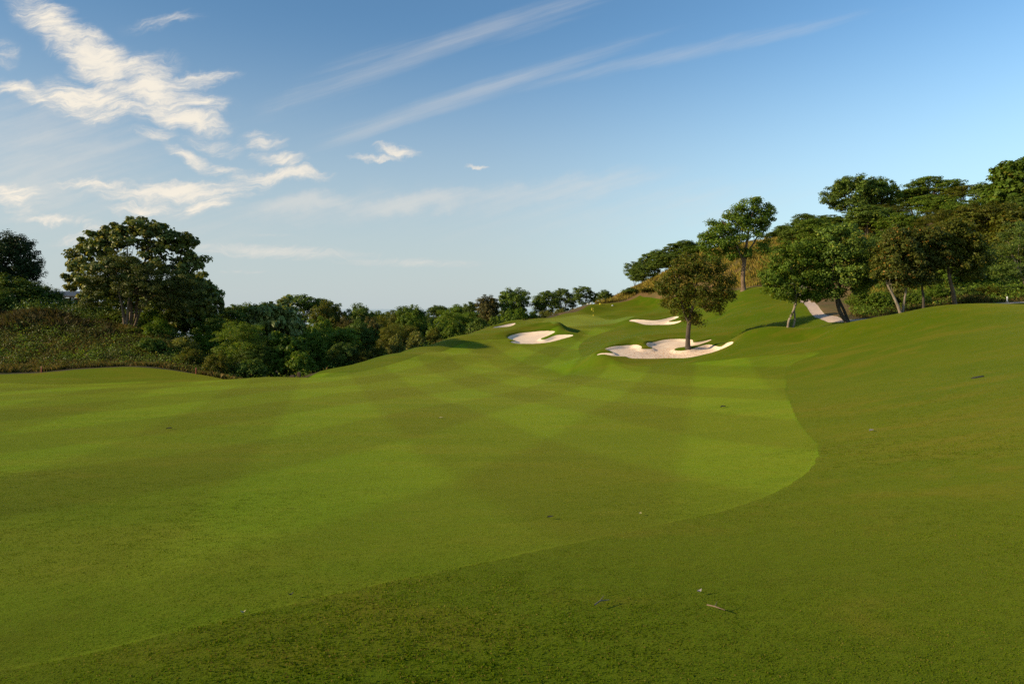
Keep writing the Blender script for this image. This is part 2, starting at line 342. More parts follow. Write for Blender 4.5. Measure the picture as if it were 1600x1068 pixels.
def simple_ground(name, c1, c2, sc, rough=0.9, bumpd=0.05, sc2=None):
    m, k, b, out = new_mat(name)
    P = k.new('ShaderNodeNewGeometry').outputs['Position']
    n1 = k.noise(P, sc, 6, 0.65); n2 = k.noise(P, sc2 or sc * 11, 4, 0.65)
    f = k.smooth(k.math('ADD', k.math('MULTIPLY', n1, .6), k.math('MULTIPLY', n2, .4)), 0.35, 0.65)
    k.put(b.inputs['Base Color'], k.mix(f, rgb(*c1), rgb(*c2))); b.inputs['Roughness'].default_value = rough
    b.inputs['Specular IOR Level'].default_value = 0.15
    bump = k.new('ShaderNodeBump'); bump.inputs['Strength'].default_value = 0.6; bump.inputs['Distance'].default_value = bumpd
    k.put(bump.inputs['Height'], n2); k.l.new(bump.outputs[0], b.inputs['Normal'])
    return m
M_SOIL = simple_ground('undergrowth_soil', (.035, .040, .010), (.085, .055, .025), 0.5)
M_DRY = simple_ground('dry_hill_soil', (.10, .085, .025), (.17, .095, .040), 0.4)
M_CONC = simple_ground('path_concrete', (.42, .31, .24), (.53, .40, .31), 0.5, 0.85, 0.008)
M_SAND = simple_ground('bunker_sand', (.82, .60, .42), (.87, .67, .49), 0.6, 0.95, 0.015, 5.0)
M_SANDL = simple_ground('littered_sand', (.78, .55, .38), (.87, .67, .49), 1.8, 0.95, 0.015, 7.0)
def sea_mat():
    m, k, b, out = new_mat('sea_water')
    b.inputs['Base Color'].default_value = rgb(.10, .17, .25); b.inputs['Roughness'].default_value = 0.12
    return m

# ------------------------------------------------------------------ mesh helpers
def link(name, me, parent=None):
    o = bpy.data.objects.new(name, me); COL.objects.link(o)
    if parent is not None: o.parent = parent
    return o
def mesh_from(name, V, faces, nside, mat=None, smooth=False):
    """numpy vertices and an (m, nside) face array"""
    me = bpy.data.meshes.new(name); V = np.ascontiguousarray(V, np.float32); Fc = np.ascontiguousarray(faces, np.int32)
    me.vertices.add(len(V)); me.vertices.foreach_set('co', V.ravel())
    me.loops.add(Fc.size); me.loops.foreach_set('vertex_index', Fc.ravel())
    me.polygons.add(len(Fc)); me.polygons.foreach_set('loop_start', np.arange(len(Fc), dtype=np.int32) * nside)
    me.polygons.foreach_set('loop_total', np.full(len(Fc), nside, np.int32))
    if smooth: me.polygons.foreach_set('use_smooth', np.ones(len(Fc), bool))
    me.update(calc_edges=True)
    if mat: me.materials.append(mat)
    return me
def tag(o, label=None, cat=None, group=None, kind=None):
    for a, v in (('label', label), ('category', cat), ('group', group), ('kind', kind)):
        if v: o[a] = v
    return o
def empty(name, loc):
    o = bpy.data.objects.new(name, None); COL.objects.link(o); o.location = loc; o.empty_display_size = .3
    return o

# ------------------------------------------------------------------ the land, cut into its surfaces
def spaced(segs):
    out = []
    for a, b, s0, s1 in segs:
        v = a
        while v < b:
            out.append(v); v += s0 + (s1 - s0) * (v - a) / (b - a)
    return np.array(out)
ROWS = spaced([(-7, 2, .5, .2), (2, 6, .07, .09), (6, 20, .09, .22), (20, 52, .22, .22), (52, 69, .14, .14), (69, 82, .24, .2), (82, 104, .18, .2), (104, 132, .25, .3), (132, 200, 1, 3), (200, 1200, 5, 120)])
COLS = np.concatenate([np.linspace(-3, -.86, 36)[:-1], np.linspace(-.86, .86, 780), np.linspace(.86, 3, 36)[1:]])
GX = COLS[None] * (np.maximum(ROWS[:, None], -4) + 6.0); GY = np.repeat(ROWS[:, None], len(COLS), 1)
gx, gy = GX.ravel(), GY.ravel()
gz = H0(gx, gy)
SD = {n: sdf(p, gx, gy) for n, p in SAND.items()}
s_f = sdf(FAIR, gx, gy) + .035 * lin_noise(gx, gy, .3, 6) + .02 * lin_noise(gx, gy, .11, 7); s_g = sdf(GREEN, gx, gy); s_p = sdf(PATH, gx, gy); s_m = sdf(MOWN, gx, gy)
SDEP = {'tree': .17, 'split': .2, 'rear': .2, 'small': .15}
def land_extra(x, y, SD=None, s_f=None, s_p=None):
    dz = np.zeros(len(x))
    for n in SAND:
        s = SD[n] if SD else sdf(SAND[n], x, y)
        dz -= SDEP[n] * sst(0.0, 0.45, -s)
        dz += 0.10 * sst(0, .25, s) * (1 - sst(.3, 2.2, s))        # a raised grass lip round the sand
    s = s_f if s_f is not None else sdf(FAIR, x, y)
    dz -= 0.02 * sst(-.03, .05, -s)
    s = s_p if s_p is not None else sdf(PATH, x, y)
    dz -= 0.03 * sst(-.02, .05, -s)
    return dz
gz = gz + land_extra(gx, gy, SD, s_f, s_p)
nr, nc = GX.shape
idx = np.arange(nr * nc).reshape(nr, nc)
q = np.stack([idx[:-1, :-1], idx[:-1, 1:], idx[1:, 1:], idx[1:, :-1]], -1).reshape(-1, 4)
TRI = np.concatenate([q[:, [0, 1, 2]], q[:, [0, 2, 3]]])
VERT = np.stack([gx, gy, gz], 1)
ATT = np.stack([SD['tree'], SD['split'], SD['rear'], SD['small'], s_p, s_g, s_f, s_m], 1)
def carve(T, ai):
    """cut triangles along the zero line of one distance field -> (inside, outside)"""
    global VERT, ATT
    s = ATT[:, ai]; s = np.where(np.abs(s) < 1e-7, 1e-7, s); neg = s[T] < 0; c = neg.sum(1)
    ins, outs, mixd = T[c == 3], T[c == 0], T[(c == 1) | (c == 2)]
    if len(mixd) == 0: return ins, outs
    ng = s[mixd] < 0; lone_neg = ng.sum(1) == 1
    k = np.where(lone_neg, ng.argmax(1), (~ng).argmax(1)); r = np.arange(len(mixd))
    a, b, d = mixd[r, k], mixd[r, (k + 1) % 3], mixd[r, (k + 2) % 3]
    E = np.concatenate([np.stack([a, b], 1), np.stack([a, d], 1)]); E.sort(1)
    U, inv = np.unique(E, axis=0, return_inverse=True); inv = inv.ravel()
    t = (s[U[:, 0]] / (s[U[:, 0]] - s[U[:, 1]]))[:, None]
    base = len(VERT)
    VERT = np.concatenate([VERT, VERT[U[:, 0]] * (1 - t) + VERT[U[:, 1]] * t])
    na = ATT[U[:, 0]] * (1 - t) + ATT[U[:, 1]] * t; na[:, ai] = 0
    ATT = np.concatenate([ATT, na])
    ab, ad = base + inv[:len(mixd)], base + inv[len(mixd):]
    one = np.stack([a, ab, ad], 1); two = np.concatenate([np.stack([ab, b, d], 1), np.stack([ab, d, ad], 1)])
    l2 = np.concatenate([lone_neg, lone_neg])
    return np.concatenate([ins, one[lone_neg], two[~l2]]), np.concatenate([outs, one[~lone_neg], two[l2]])
def surface(name, T, mat, label, cat=None):
    u, inv = np.unique(T, return_inverse=True)
    o = link(name, mesh_from(name, VERT[u], inv.reshape(-1, 3), 3, mat, True))
    return tag(o, label, cat, kind='structure')
rest = TRI
for ai, nm, lab, m in ((0, 'sand_bunker', 'pale sand bunker with leaf litter around the lone tree', M_SANDL), (1, 'sand_bunker', 'pale sand bunker split by a tongue of grass below the putting green', M_SAND),
                       (2, 'sand_bunker', 'pale sand bunker behind the crown of the lone tree', M_SAND), (3, 'sand_bunker', 'small sliver of sand high on the shoulder by the wood', M_SAND)):
    T_in, rest = carve(rest, ai); surface(nm, T_in, m, lab)
T_in, rest = carve(rest, 4); surface('cart_path', T_in, M_CONC, 'pale concrete cart path curving behind the two-stemmed trees')
T_in, rest = carve(rest, 5); surface('putting_green', T_in, M_GREEN, 'smooth putting green around the yellow flag')
T_in, rest = carve(rest, 6); surface('fairway', T_in, M_FAIR, 'mown fairway with crossing pale and dark stripes')
T_in, rest = carve(rest, 7); surface('rough', T_in, M_ROUGH, 'darker rough grass around the fairway')
cen = VERT[rest].mean(1)
dry = (cen[:, 0] > 8) & (cen[:, 1] > 60)
surface('hillside', rest[dry], M_DRY, 'dry earth hillside under the long grass')
surface('woodland_ground', rest[~dry], M_SOIL, 'dark earth of the bank and valley under the growth')
sea = link('sea', mesh_from('sea', np.array([(-30000, 420, -27), (30000, 420, -27), (30000, 45000, -27), (-30000, 45000, -27)]), np.array([[0, 1, 2, 3]]), 4, sea_mat()))
tag(sea, 'pale blue strip of sea beyond the trees', kind='structure')

def ground(x, y):
    """height of the finished land at a point or points"""
    x = np.atleast_1d(np.asarray(x, float)); y = np.atleast_1d(np.asarray(y, float))
    return H0(x, y) + land_extra(x, y)
def gz1(x, y): return float(ground(x, y)[0])
#--TREES--
# ------------------------------------------------------------------ foliage
def leaf_mat(name, c1, c2, c3=None, amt3=0.06, trans=0.42, rough=0.5, spec=0.16):
    """leaves vary one from the next, and a little from tree to tree"""
    m, k, b, out = new_mat(name)
    geo = k.new('ShaderNodeNewGeometry'); oi = k.new('ShaderNodeObjectInfo')
    r = geo.outputs['Random Per Island']
    col = k.mix(r, rgb(*c1), rgb(*c2))
    if c3: col = k.mix(k.smooth(r, 1 - amt3 - .02, 1 - amt3), col, rgb(*c3))
    n = k.noise(k.new('ShaderNodeTexCoord').outputs['Object'], 0.45, 3, 0.5)
    val = k.math('MULTIPLY', k.smooth(n, 0.3, 0.7, 0.72, 1.3, 'LINEAR'), k.smooth(oi.outputs['Random'], 0, 1, 0.85, 1.15, 'LINEAR'))
    g = k.new('ShaderNodeCombineColor')
    for i in range(3): k.put(g.inputs[i], val)
    col = k.mix(1.0, col, g.outputs[0], 'MULTIPLY')
    k.put(b.inputs['Base Color'], col); b.inputs['Roughness'].default_value = rough; b.inputs['Specular IOR Level'].default_value = spec
    t = k.new('ShaderNodeBsdfTranslucent'); k.put(t.inputs[0], k.mix(1.0, col, rgb(1.25, 1.15, .5), 'MULTIPLY'))
    mx = k.new('ShaderNodeMixShader'); mx.inputs[0].default_value = trans
    k.l.new(b.outputs[0], mx.inputs[1]); k.l.new(t.outputs[0], mx.inputs[2]); k.l.new(mx.outputs[0], out.inputs[0])
    return m
L_DARK = leaf_mat('dark_leaf', (0.062, 0.105, 0.016), (0.137, 0.194, 0.022), (0.256, 0.265, 0.036), .05, .25)
L_MANGO = leaf_mat('mango_leaf', (0.018, 0.030, 0.008), (0.040, 0.060, 0.012), None, 0, .15)
L_MID = leaf_mat('mid_leaf', (0.088, 0.149, 0.015), (0.162, 0.235, 0.024), (0.295, 0.269, 0.040), .05)
L_OLIVE = leaf_mat('olive_leaf', (0.091, 0.111, 0.013), (0.158, 0.168, 0.021), (0.250, 0.185, 0.028), .08)
L_BRIGHT = leaf_mat('bright_leaf', (0.088, 0.152, 0.013), (0.149, 0.224, 0.021), (0.245, 0.272, 0.048), .06)
L_TEAK = leaf_mat('broad_grey_leaf', (0.119, 0.156, 0.030), (0.250, 0.282, 0.066), (0.442, 0.416, 0.124), .12, .25, .45, .3)
L_BIG = leaf_mat('broad_tree_leaf', (0.087, 0.118, 0.019), (0.195, 0.211, 0.036), (0.383, 0.336, 0.081), .12, .3, .45, .28)
L_BROWN = leaf_mat('brown_green_leaf', (.090, .125, .014), (.165, .165, .024), (.25, .17, .03), .14, .42)
L_DULL = leaf_mat('dull_green_leaf', (0.064, 0.084, 0.015), (0.121, 0.131, 0.025), (0.185, 0.168, 0.050), .08, .3)
L_RED = leaf_mat('reddish_leaf', (.070, .070, .015), (.120, .108, .024), (.19, .13, .03), .10, .3)
L_RUST = leaf_mat('rust_tinged_leaf', (0.069, 0.088, 0.013), (0.125, 0.131, 0.021), (0.275, 0.138, 0.019), .05, .35)
L_PALE = leaf_mat('pale_shrub_leaf', (0.131, 0.152, 0.024), (0.210, 0.224, 0.043), (0.315, 0.272, 0.067), .12, .35)
L_GRASS = leaf_mat('long_green_grass', (.066, .068, .012), (.118, .104, .024), (.195, .128, .040), .25, .35, .6, .1)
L_DRYG = leaf_mat('long_dry_grass', (0.280, 0.216, 0.038), (0.473, 0.320, 0.062), (0.210, 0.208, 0.028), .25, .35, .6, .1)
L_BRN = leaf_mat('brown_grass', (.075, .058, .019), (.125, .092, .034), (.07, .075, .02), .3, .3, .6, .1)
def bark_mat(name, c1, c2):
    m, k, b, out = new_mat(name)
    P = k.new('ShaderNodeTexCoord').outputs['Object']
    n = k.noise(k.mapping(P, sc=(1, 1, .25)), 9, 6, .7); n2 = k.noise(P, 1.5, 3)
    k.put(b.inputs['Base Color'], k.mix(k.smooth(k.math('ADD', k.math('MULTIPLY', n, .6), k.math('MULTIPLY', n2, .4)), .35, .65), rgb(*c1), rgb(*c2)))
    b.inputs['Roughness'].default_value = .9
    bump = k.new('ShaderNodeBump'); bump.inputs['Strength'].default_value = .8; bump.inputs['Distance'].default_value = .03
    k.put(bump.inputs['Height'], n); k.l.new(bump.outputs[0], b.inputs['Normal'])
    return m
B_GREY = bark_mat('grey_bark', (.13, .095, .065), (.30, .24, .18))
B_DARK = bark_mat('dark_bark', (.035, .026, .018), (.09, .065, .045))
B_BROWN = bark_mat('brown_bark', (.09, .055, .03), (.22, .14, .085))

def tubes(paths, sides=7):
    """paths: list of (points, radii) -> vertices and quads of tapered tubes"""
    VV, FF, base = [], [], 0
    for pts, rad in paths:
        pts = np.array(pts, float); n = len(pts)
        T = np.gradient(pts, axis=0); T /= np.linalg.norm(T, axis=1)[:, None] + 1e-9
        ref = np.where(np.abs(T[:, 2:3]) > .9, np.array([[1., 0, 0]]), np.array([[0, 0, 1.]]))
        A = np.cross(T, ref); A /= np.linalg.norm(A, axis=1)[:, None] + 1e-9; Bv = np.cross(T, A)
        a = np.arange(sides) * 2 * np.pi / sides
        ring = A[:, None] * np.cos(a)[None, :, None] + Bv[:, None] * np.sin(a)[None, :, None]
        VV.append((pts[:, None] + ring * np.array(rad)[:, None, None]).reshape(-1, 3))
        i = np.arange(n - 1)[:, None] * sides + np.arange(sides)[None]; j = np.arange(n - 1)[:, None] * sides + (np.arange(sides)[None] + 1) % sides
        FF.append(base + np.stack([i, j, j + sides, i + sides], -1).reshape(-1, 4)); base += n * sides
    return np.concatenate(VV), np.concatenate(FF)
def curve3(p0, p1, p2, n=8):
    t = np.linspace(0, 1, n)[:, None]
    return (1 - t) ** 2 * np.array(p0) + 2 * t * (1 - t) * np.array(p1) + t * t * np.array(p2)
def unit(v): return v / (np.linalg.norm(v, axis=-1, keepdims=True) + 1e-9)
def leaves(cent, nrm, size, rs, aspect=.55, curl=.18):
    """one small folded leaf per centre"""
    n = len(cent); a = unit(np.cross(nrm, unit(rs.randn(n, 3)))); b = np.cross(nrm, a)
    L = (size * rs.uniform(.6, 1.35, n))[:, None]; w = L * aspect
    V = np.stack([cent - a * L * .5, cent + b * w * .5 + nrm * L * curl, cent + a * L * .5, cent - b * w * .5 + nrm * L * curl], 1).reshape(-1, 3)
    return V, np.arange(n * 4).reshape(n, 4)
def crown_points(rs, lobes, n_clump, shell=.55, cut_low=-.75):
    """clump centres in the outer part of a set of ellipsoids (cx,cy,cz,rx,ry,rz)"""
    lob = np.array(lobes, float); vol = (lob[:, 3] * lob[:, 4] * lob[:, 5]) ** .67; pick = rs.choice(len(lob), n_clump * 4, p=vol / vol.sum())
    d = unit(rs.randn(n_clump * 4, 3)); r = shell + (1 - shell) * rs.rand(n_clump * 4) ** .7
    d[:, 2] = np.where(d[:, 2] < cut_low, -d[:, 2] * .5, d[:, 2])
    P = lob[pick, :3] + d * lob[pick, 3:] * r[:, None]
    keep = []; md = (vol.sum() * 3 / n_clump) ** .5 * .62
    for i in range(len(P)):
        if len(keep) >= n_clump: break
        if keep and (np.linalg.norm(P[keep] - P[i], axis=1) < md).any() and rs.rand() > .12: continue
        keep.append(i)
    return P[keep], d[keep]
def crown_mesh(name, rs, lobes, n_clump, per, clump_r, leaf, flat=.6, shell=.55, up=.35, aspect=.55, droop=0., cut_low=-.75, inner=.12):
    C, D = crown_points(rs, lobes, n_clump, shell, cut_low)
    n = len(C); rr = clump_r * rs.uniform(.6, 1.35, n)
    g = rs.randn(n, per, 3); g = unit(g) * (rs.rand(n, per, 1) ** .45)
    off = g * rr[:, None, None]; off[..., 2] *= flat
    P = (C[:, None] + off); Nn = unit(g * .55 + D[:, None] * .35 + np.array([0, 0, up]) + rs.randn(n, per, 3) * .38)
    P[..., 2] -= droop * rr[:, None] * (np.abs(g[..., 0]) + np.abs(g[..., 1])) * .5
    P = P.reshape(-1, 3); Nn = Nn.reshape(-1, 3)
    sz = np.full(len(P), leaf)
    if inner > 0:                                              # sparse leaves inside, so that the crown is not hollow
        m = int(len(P) * inner); lob = np.array(lobes, float); pk = rs.randint(len(lob), size=m)
        q = lob[pk, :3] + unit(rs.randn(m, 3)) * lob[pk, 3:] * (rs.rand(m, 1) ** .5) * .75
        P = np.concatenate([P, q]); Nn = np.concatenate([Nn, unit(rs.randn(m, 3))]); sz = np.concatenate([sz, np.full(m, leaf * 1.25)])
    V, Fq = leaves(P, Nn, sz, rs, aspect)
    return V, Fq, C
def limbs(rs, stems, C, n_br, r0, wob=.25):
    """branches from the stems' upper part out to clumps"""
    out = []
    for i in rs.permutation(len(C))[:n_br]:
        c = C[i]; st = min(stems, key=lambda s: np.linalg.norm(np.array(s[0][-1])[:2] - c[:2]) + rs.rand() * .8)
        pts = np.array(st[0]); k = rs.randint(max(1, len(pts) // 2), len(pts)); p0 = pts[k]
        if c[2] < p0[2] - .6: p0 = pts[len(pts) // 2]
        mid = p0 * .5 + c * .5; mid[2] = p0[2] * .35 + c[2] * .65; mid += rs.randn(3) * wob
        rad = r0 * rs.uniform(.35, .8); out.append((curve3(p0, mid, c, 7), np.linspace(rad, rad * .2, 7)))
    return out
TN = [0]
def hero(name, label, Y, base_px, stems_px, lobes_px, leafm, barkm, n_clump=90, per=150, clump=.75, leaf=.2, n_br=26, depth=.9, seed=1, group=None, cat='tree', sink=.15, **kw):
    """a tree drawn from the photograph: stems as (px,py,dY,radius) polylines, crown as lobes (px,py,rx,ry,dY)"""
    rs = np.random.RandomState(seed); s = Y / F
    bx, by = gxy(base_px, Y); bz = gz1(bx, by)
    t = tag(empty(name, (bx, by, bz)), label, cat, group)
    loc = lambda px, py, dY=0.: ((px - CX) * s - bx, dY, -(py - HY) * s - bz)
    stems = []
    for st in stems_px:
        raw = np.array([loc(*p[:3]) for p in st]); x0 = raw[0, 0] + bx
        gr = gz1(x0, by + raw[0, 1]) - bz
        rooted = raw[0, 2] - gr < 1.0                 # stems that leave the ground; the others leave another stem
        raw[0, 2] = gr - sink if rooted else raw[0, 2]
        pts = catmull(raw, 5, False); pts = np.concatenate([pts, raw[-1:]])
        rad = np.interp(np.linspace(0, len(st) - 1, len(pts)), np.arange(len(st)), [p[3] for p in st]); rad[:2] *= [1.5, 1.15] if rooted else 1.0
        stems.append((pts, rad))
    lobes = []
    for l in lobes_px:
        x, y, z = loc(l[0], l[1], l[4] if len(l) > 4 else 0.)
        rx, rz = l[2] * s, l[3] * s; lobes.append((x, y, z, rx, (rx * depth if len(l) < 6 else l[5]), rz))
    V, Fq, C = crown_mesh('crown', rs, lobes, n_clump, per, clump, leaf, **kw)
    br = limbs(rs, stems, C, n_br, stems[0][1][-1] * 1.0)
    for i, st in enumerate(stems):
        v, f = tubes([st] + (br if i == 0 else []), 8 if i == 0 else 8)
        link('trunk', mesh_from('trunk', v, f, 4, barkm, True), t)
    link('crown', mesh_from('crown', V, Fq, 4, leafm), t)
    return t

# ---- trees drawn one by one
hero('mango_tree', 'dense almost black round-headed tree at the edge of the picture above the grassy bank', 84, 5, [[(5, 480, 0, .3), (6, 450, 0, .25), (8, 415, 0, .16)]],
     [(2, 404, 54, 42), (28, 408, 34, 40), (-40, 410, 50, 48), (24, 440, 34, 28), (-10, 388, 40, 26), (42, 422, 22, 28), (20, 384, 26, 20)], L_MANGO, B_DARK, 260, 110, .62, .22, 12, seed=3, shell=.66, inner=.2, flat=.9)
hero('broad_tree', 'wide spreading tree with many stems, standing alone on top of the bank', 74, 205,
     [[(205, 502, 0, .22), (204, 470, 0, .17), (198, 430, .3, .1), (195, 385, .4, .05)], [(208, 502, .3, .2), (212, 455, .5, .15), (222, 410, .5, .09), (232, 370, .4, .05)],
      [(210, 502, -.3, .16), (228, 478, -.6, .13), (250, 462, -.9, .1), (268, 460, -1, .06), (274, 470, -1.2, .03)], [(202, 500, -.2, .12), (192, 465, -.6, .1), (180, 420, -.8, .06)]],
     [(215, 375, 58, 34), (160, 405, 46, 30), (118, 412, 20, 20), (136, 388, 28, 18), (152, 378, 30, 18), (175, 362, 26, 14), (262, 385, 42, 28), (292, 378, 24, 12), (300, 410, 22, 20), (180, 430, 70, 28, -1.5), (250, 425, 65, 35), (295, 450, 38, 32), (325, 462, 22, 18),
      (128, 442, 22, 14), (200, 455, 75, 18, 1.5), (300, 480, 40, 18), (222, 353, 40, 15), (250, 360, 30, 14), (170, 455, 45, 16, -1.6)], L_BIG, B_BROWN, 330, 80, .58, .36, 80, depth=.8, seed=7, shell=.45, inner=.10, aspect=.7)
hero('fine_leaved_tree', 'smaller dull-green tree with several thin stems, in front of the wide spreading tree', 71, 196,
     [[(194, 506, 0, .13), (190, 478, 0, .1), (184, 450, 0, .07), (178, 430, 0, .04)], [(197, 506, .1, .12), (200, 470, .1, .1), (205, 445, .2, .06), (212, 425, .2, .03)]],
     [(200, 428, 62, 26), (245, 436, 46, 26), (160, 445, 40, 24), (285, 445, 34, 22), (220, 452, 70, 18), (150, 470, 24, 14), (268, 474, 46, 14), (190, 408, 40, 14)],
     L_DULL, B_BROWN, 190, 120, .6, .16, 30, depth=.6, seed=8, shell=.4, flat=.5, inner=.1)
hero('bunker_tree', 'lone round tree with bronze-tinged leaves standing in the sand bunker', 60.5, 1075,
     [[(1075, 543, 0, .24), (1075, 525, 0, .2), (1077, 505, 0, .19), (1082, 480, 0, .13), (1088, 450, 0, .07), (1090, 425, 0, .04)], [(1077, 506, 0, .13), (1068, 485, -.1, .1), (1060, 455, -.2, .06), (1052, 430, -.3, .03)]],
     [(1085, 432, 48, 34), (1055, 455, 30, 30), (1040, 450, 20, 16), (1120, 455, 30, 26), (1135, 462, 20, 16), (1085, 470, 46, 26), (1080, 497, 18, 14), (1065, 425, 26, 22), (1105, 420, 30, 20), (1082, 408, 26, 13), (1110, 478, 22, 12), (1050, 476, 18, 14)],
     L_BROWN, B_DARK, 170, 130, .5, .17, 34, depth=.95, seed=11, shell=.5, flat=.75, inner=.10)
hero('airy_tree', 'tall open-crowned tree with a bare straight trunk on the slope above the lone bunker tree', 86, 1162,
     [[(1162, 453, 0, .3), (1161, 430, 0, .27), (1163, 408, 0, .26), (1166, 385, 0, .18), (1172, 350, 0, .1), (1178, 325, 0, .05)], [(1162, 410, 0, .16), (1150, 385, -.3, .12), (1138, 360, -.5, .08), (1125, 345, -.6, .04)], [(1164, 400, 0, .13), (1182, 375, .4, .1), (1196, 345, .6, .05)]],
     [(1180, 325, 24, 18), (1198, 330, 14, 14), (1145, 345, 22, 20), (1120, 355, 20, 16), (1105, 375, 18, 18), (1140, 375, 36, 24), (1175, 360, 24, 16), (1150, 398, 34, 16), (1110, 398, 20, 14), (1190, 355, 16, 12), (1160, 330, 16, 14), (1192, 385, 16, 14), (1186, 312, 14, 7), (1163, 350, 30, 20), (1128, 376, 28, 20), (1186, 342, 24, 16)],
     L_MID, B_BROWN, 175, 120, .75, .24, 46, depth=.8, seed=13, shell=.4, flat=.6, inner=.08)
hero('forked_tree', 'dense small tree on two thin crossing stems, beside the curve of the cart path', 54.3, 1237,
     [[(1231, 518, 0, .11), (1233, 500, 0, .095), (1240, 485, 0, .1), (1244, 468, 0, .09), (1240, 440, 0, .05), (1235, 415, 0, .03)], [(1239, 518, .1, .085), (1243, 500, .1, .075), (1242, 480, .1, .075), (1248, 460, .2, .06), (1258, 430, .3, .03)]],
     [(1240, 405, 36, 28), (1215, 430, 26, 22), (1200, 440, 13, 14), (1265, 425, 30, 30), (1235, 445, 46, 22), (1260, 395, 30, 20), (1280, 440, 22, 22), (1222, 460, 24, 13), (1262, 462, 22, 12), (1245, 385, 26, 12)],
     L_MID, B_GREY, 150, 125, .46, .18, 24, depth=.95, seed=17, shell=.55, flat=.7, inner=.15)
hero('leaning_tree', 'broad dark tree on two curved trunks that lean together beside the cart path', 54, 1322,
     [[(1326, 503, 0, .17), (1314, 490, 0, .16), (1308, 468, 0, .13), (1312, 440, 0, .09), (1308, 410, 0, .05)], [(1330, 503, .3, .13), (1322, 485, .3, .11), (1314, 462, .4, .1), (1322, 435, .5, .06), (1335, 410, .5, .03)], [(1312, 480, 0, .09), (1302, 455, -.2, .07), (1292, 430, -.3, .03)]],
     [(1315, 385, 42, 30), (1290, 405, 28, 26), (1345, 400, 28, 28), (1350, 425, 22, 24), (1318, 430, 46, 22), (1285, 440, 18, 20), (1345, 448, 22, 14), (1310, 360, 32, 14), (1298, 458, 22, 10)],
     L_DARK, B_DARK, 150, 125, .5, .18, 26, depth=.95, seed=19, shell=.55, flat=.7, inner=.15)
hero('slender_tree', 'tree with pale trunks spread in a V, standing in front of the green bushes', 51, 1409,
     [[(1408, 489, 0, .12), (1402, 475, 0, .11), (1395, 460, 0, .09), (1385, 440, 0, .06), (1380, 415, 0, .03)], [(1411, 489, .1, .1), (1414, 472, .1, .085), (1418, 452, .2, .07), (1420, 425, .2, .04), (1422, 400, .2, .025)]],
     [(1405, 385, 34, 24), (1385, 405, 22, 24), (1425, 400, 24, 26), (1400, 425, 36, 18), (1378, 430, 14, 14), (1415, 440, 22, 10), (1410, 368, 26, 12)],
     L_RUST, B_GREY, 120, 120, .45, .17, 22, depth=.95, seed=23, shell=.5, flat=.7)
hero('slim_tree', 'slim rust-tinged tree on a short dark trunk at the crest of the grass', 51, 1443,
     [[(1443, 483, 0, .1), (1443, 465, 0, .085), (1441, 445, 0, .07), (1445, 415, 0, .04), (1448, 385, 0, .025)]],
     [(1446, 385, 26, 28), (1430, 410, 18, 22), (1462, 405, 20, 24), (1446, 432, 26, 15), (1450, 365, 22, 12)],
     L_RUST, B_DARK, 95, 120, .45, .17, 20, depth=1, seed=29, shell=.5, flat=.7)
hero('tilted_tree', 'olive tree with a brown trunk tilting over the crest, beside the slim rust-tinged tree', 51.5, 1492,
     [[(1493, 474, 0, .16), (1489, 455, 0, .14), (1484, 435, 0, .12), (1482, 410, 0, .07), (1488, 380, 0, .04)], [(1484, 437, 0, .08), (1492, 415, .2, .06), (1506, 390, .3, .03)]],
     [(1490, 370, 34, 24), (1515, 390, 28, 26), (1475, 395, 24, 26), (1495, 415, 36, 18), (1530, 405, 18, 22), (1500, 352, 24, 12), (1520, 428, 20, 12)],
     L_OLIVE, B_BROWN, 125, 120, .47, .18, 24, depth=1, seed=31, shell=.5, flat=.7)
hero('feathery_tree', 'low dark tree with feathery drooping leaves at the end of the cart path', 60, 1608,
     [[(1612, 470, 0, .12), (1604, 448, 0, .1), (1592, 420, 0, .08), (1580, 395, 0, .04)], [(1613, 470, 0, .1), (1622, 440, .2, .08), (1630, 400, .2, .04)]],
     [(1590, 375, 34, 22), (1565, 400, 24, 24), (1620, 385, 34, 30), (1585, 418, 36, 18), (1560, 425, 18, 12), (1600, 355, 26, 14), (1640, 420, 26, 24), (1600, 432, 30, 10)],
     L_DARK, B_GREY, 140, 130, .6, .14, 24, depth=.9, seed=37, flat=.35, droop=.5, aspect=.35)
# ---- kinds of tree that repeat through the wood and along the ridge: one of each is built, then copied
PROTO = {}
def proto(kind, seed, stem, lobes, leafm, n_clump, per, clump, leaf, n_br, r0=.16, **kw):
    rs = np.random.RandomState(seed)
    stems = [(np.array(p, float), np.linspace(r0, r0 * .3, len(p))) for p in stem]
    V, Fq, C = crown_mesh('crown', rs, lobes, n_clump, per, clump, leaf, **kw)
    V[:, 2] = np.maximum(V[:, 2], -.3)
    v, f = tubes(stems + limbs(rs, stems, C, n_br, r0 * .45), 6)
    PROTO[kind] = (mesh_from('trunk', v, f, 4, B_DARK, True), mesh_from('crown', V, Fq, 4, leafm))
ST = lambda h: [[(0, 0, -.6), (.1, 0, h * .4), (-.1, .1, h * .75), (.1, 0, h)]]
ST2 = lambda h: [[(0, 0, -.6), (-.3, 0, h * .35), (-.7, .2, h * .7), (-1.1, 0, h)], [(.1, 0, -.6), (.3, .1, h * .35), (.8, -.2, h * .75), (1.2, 0, h)]]
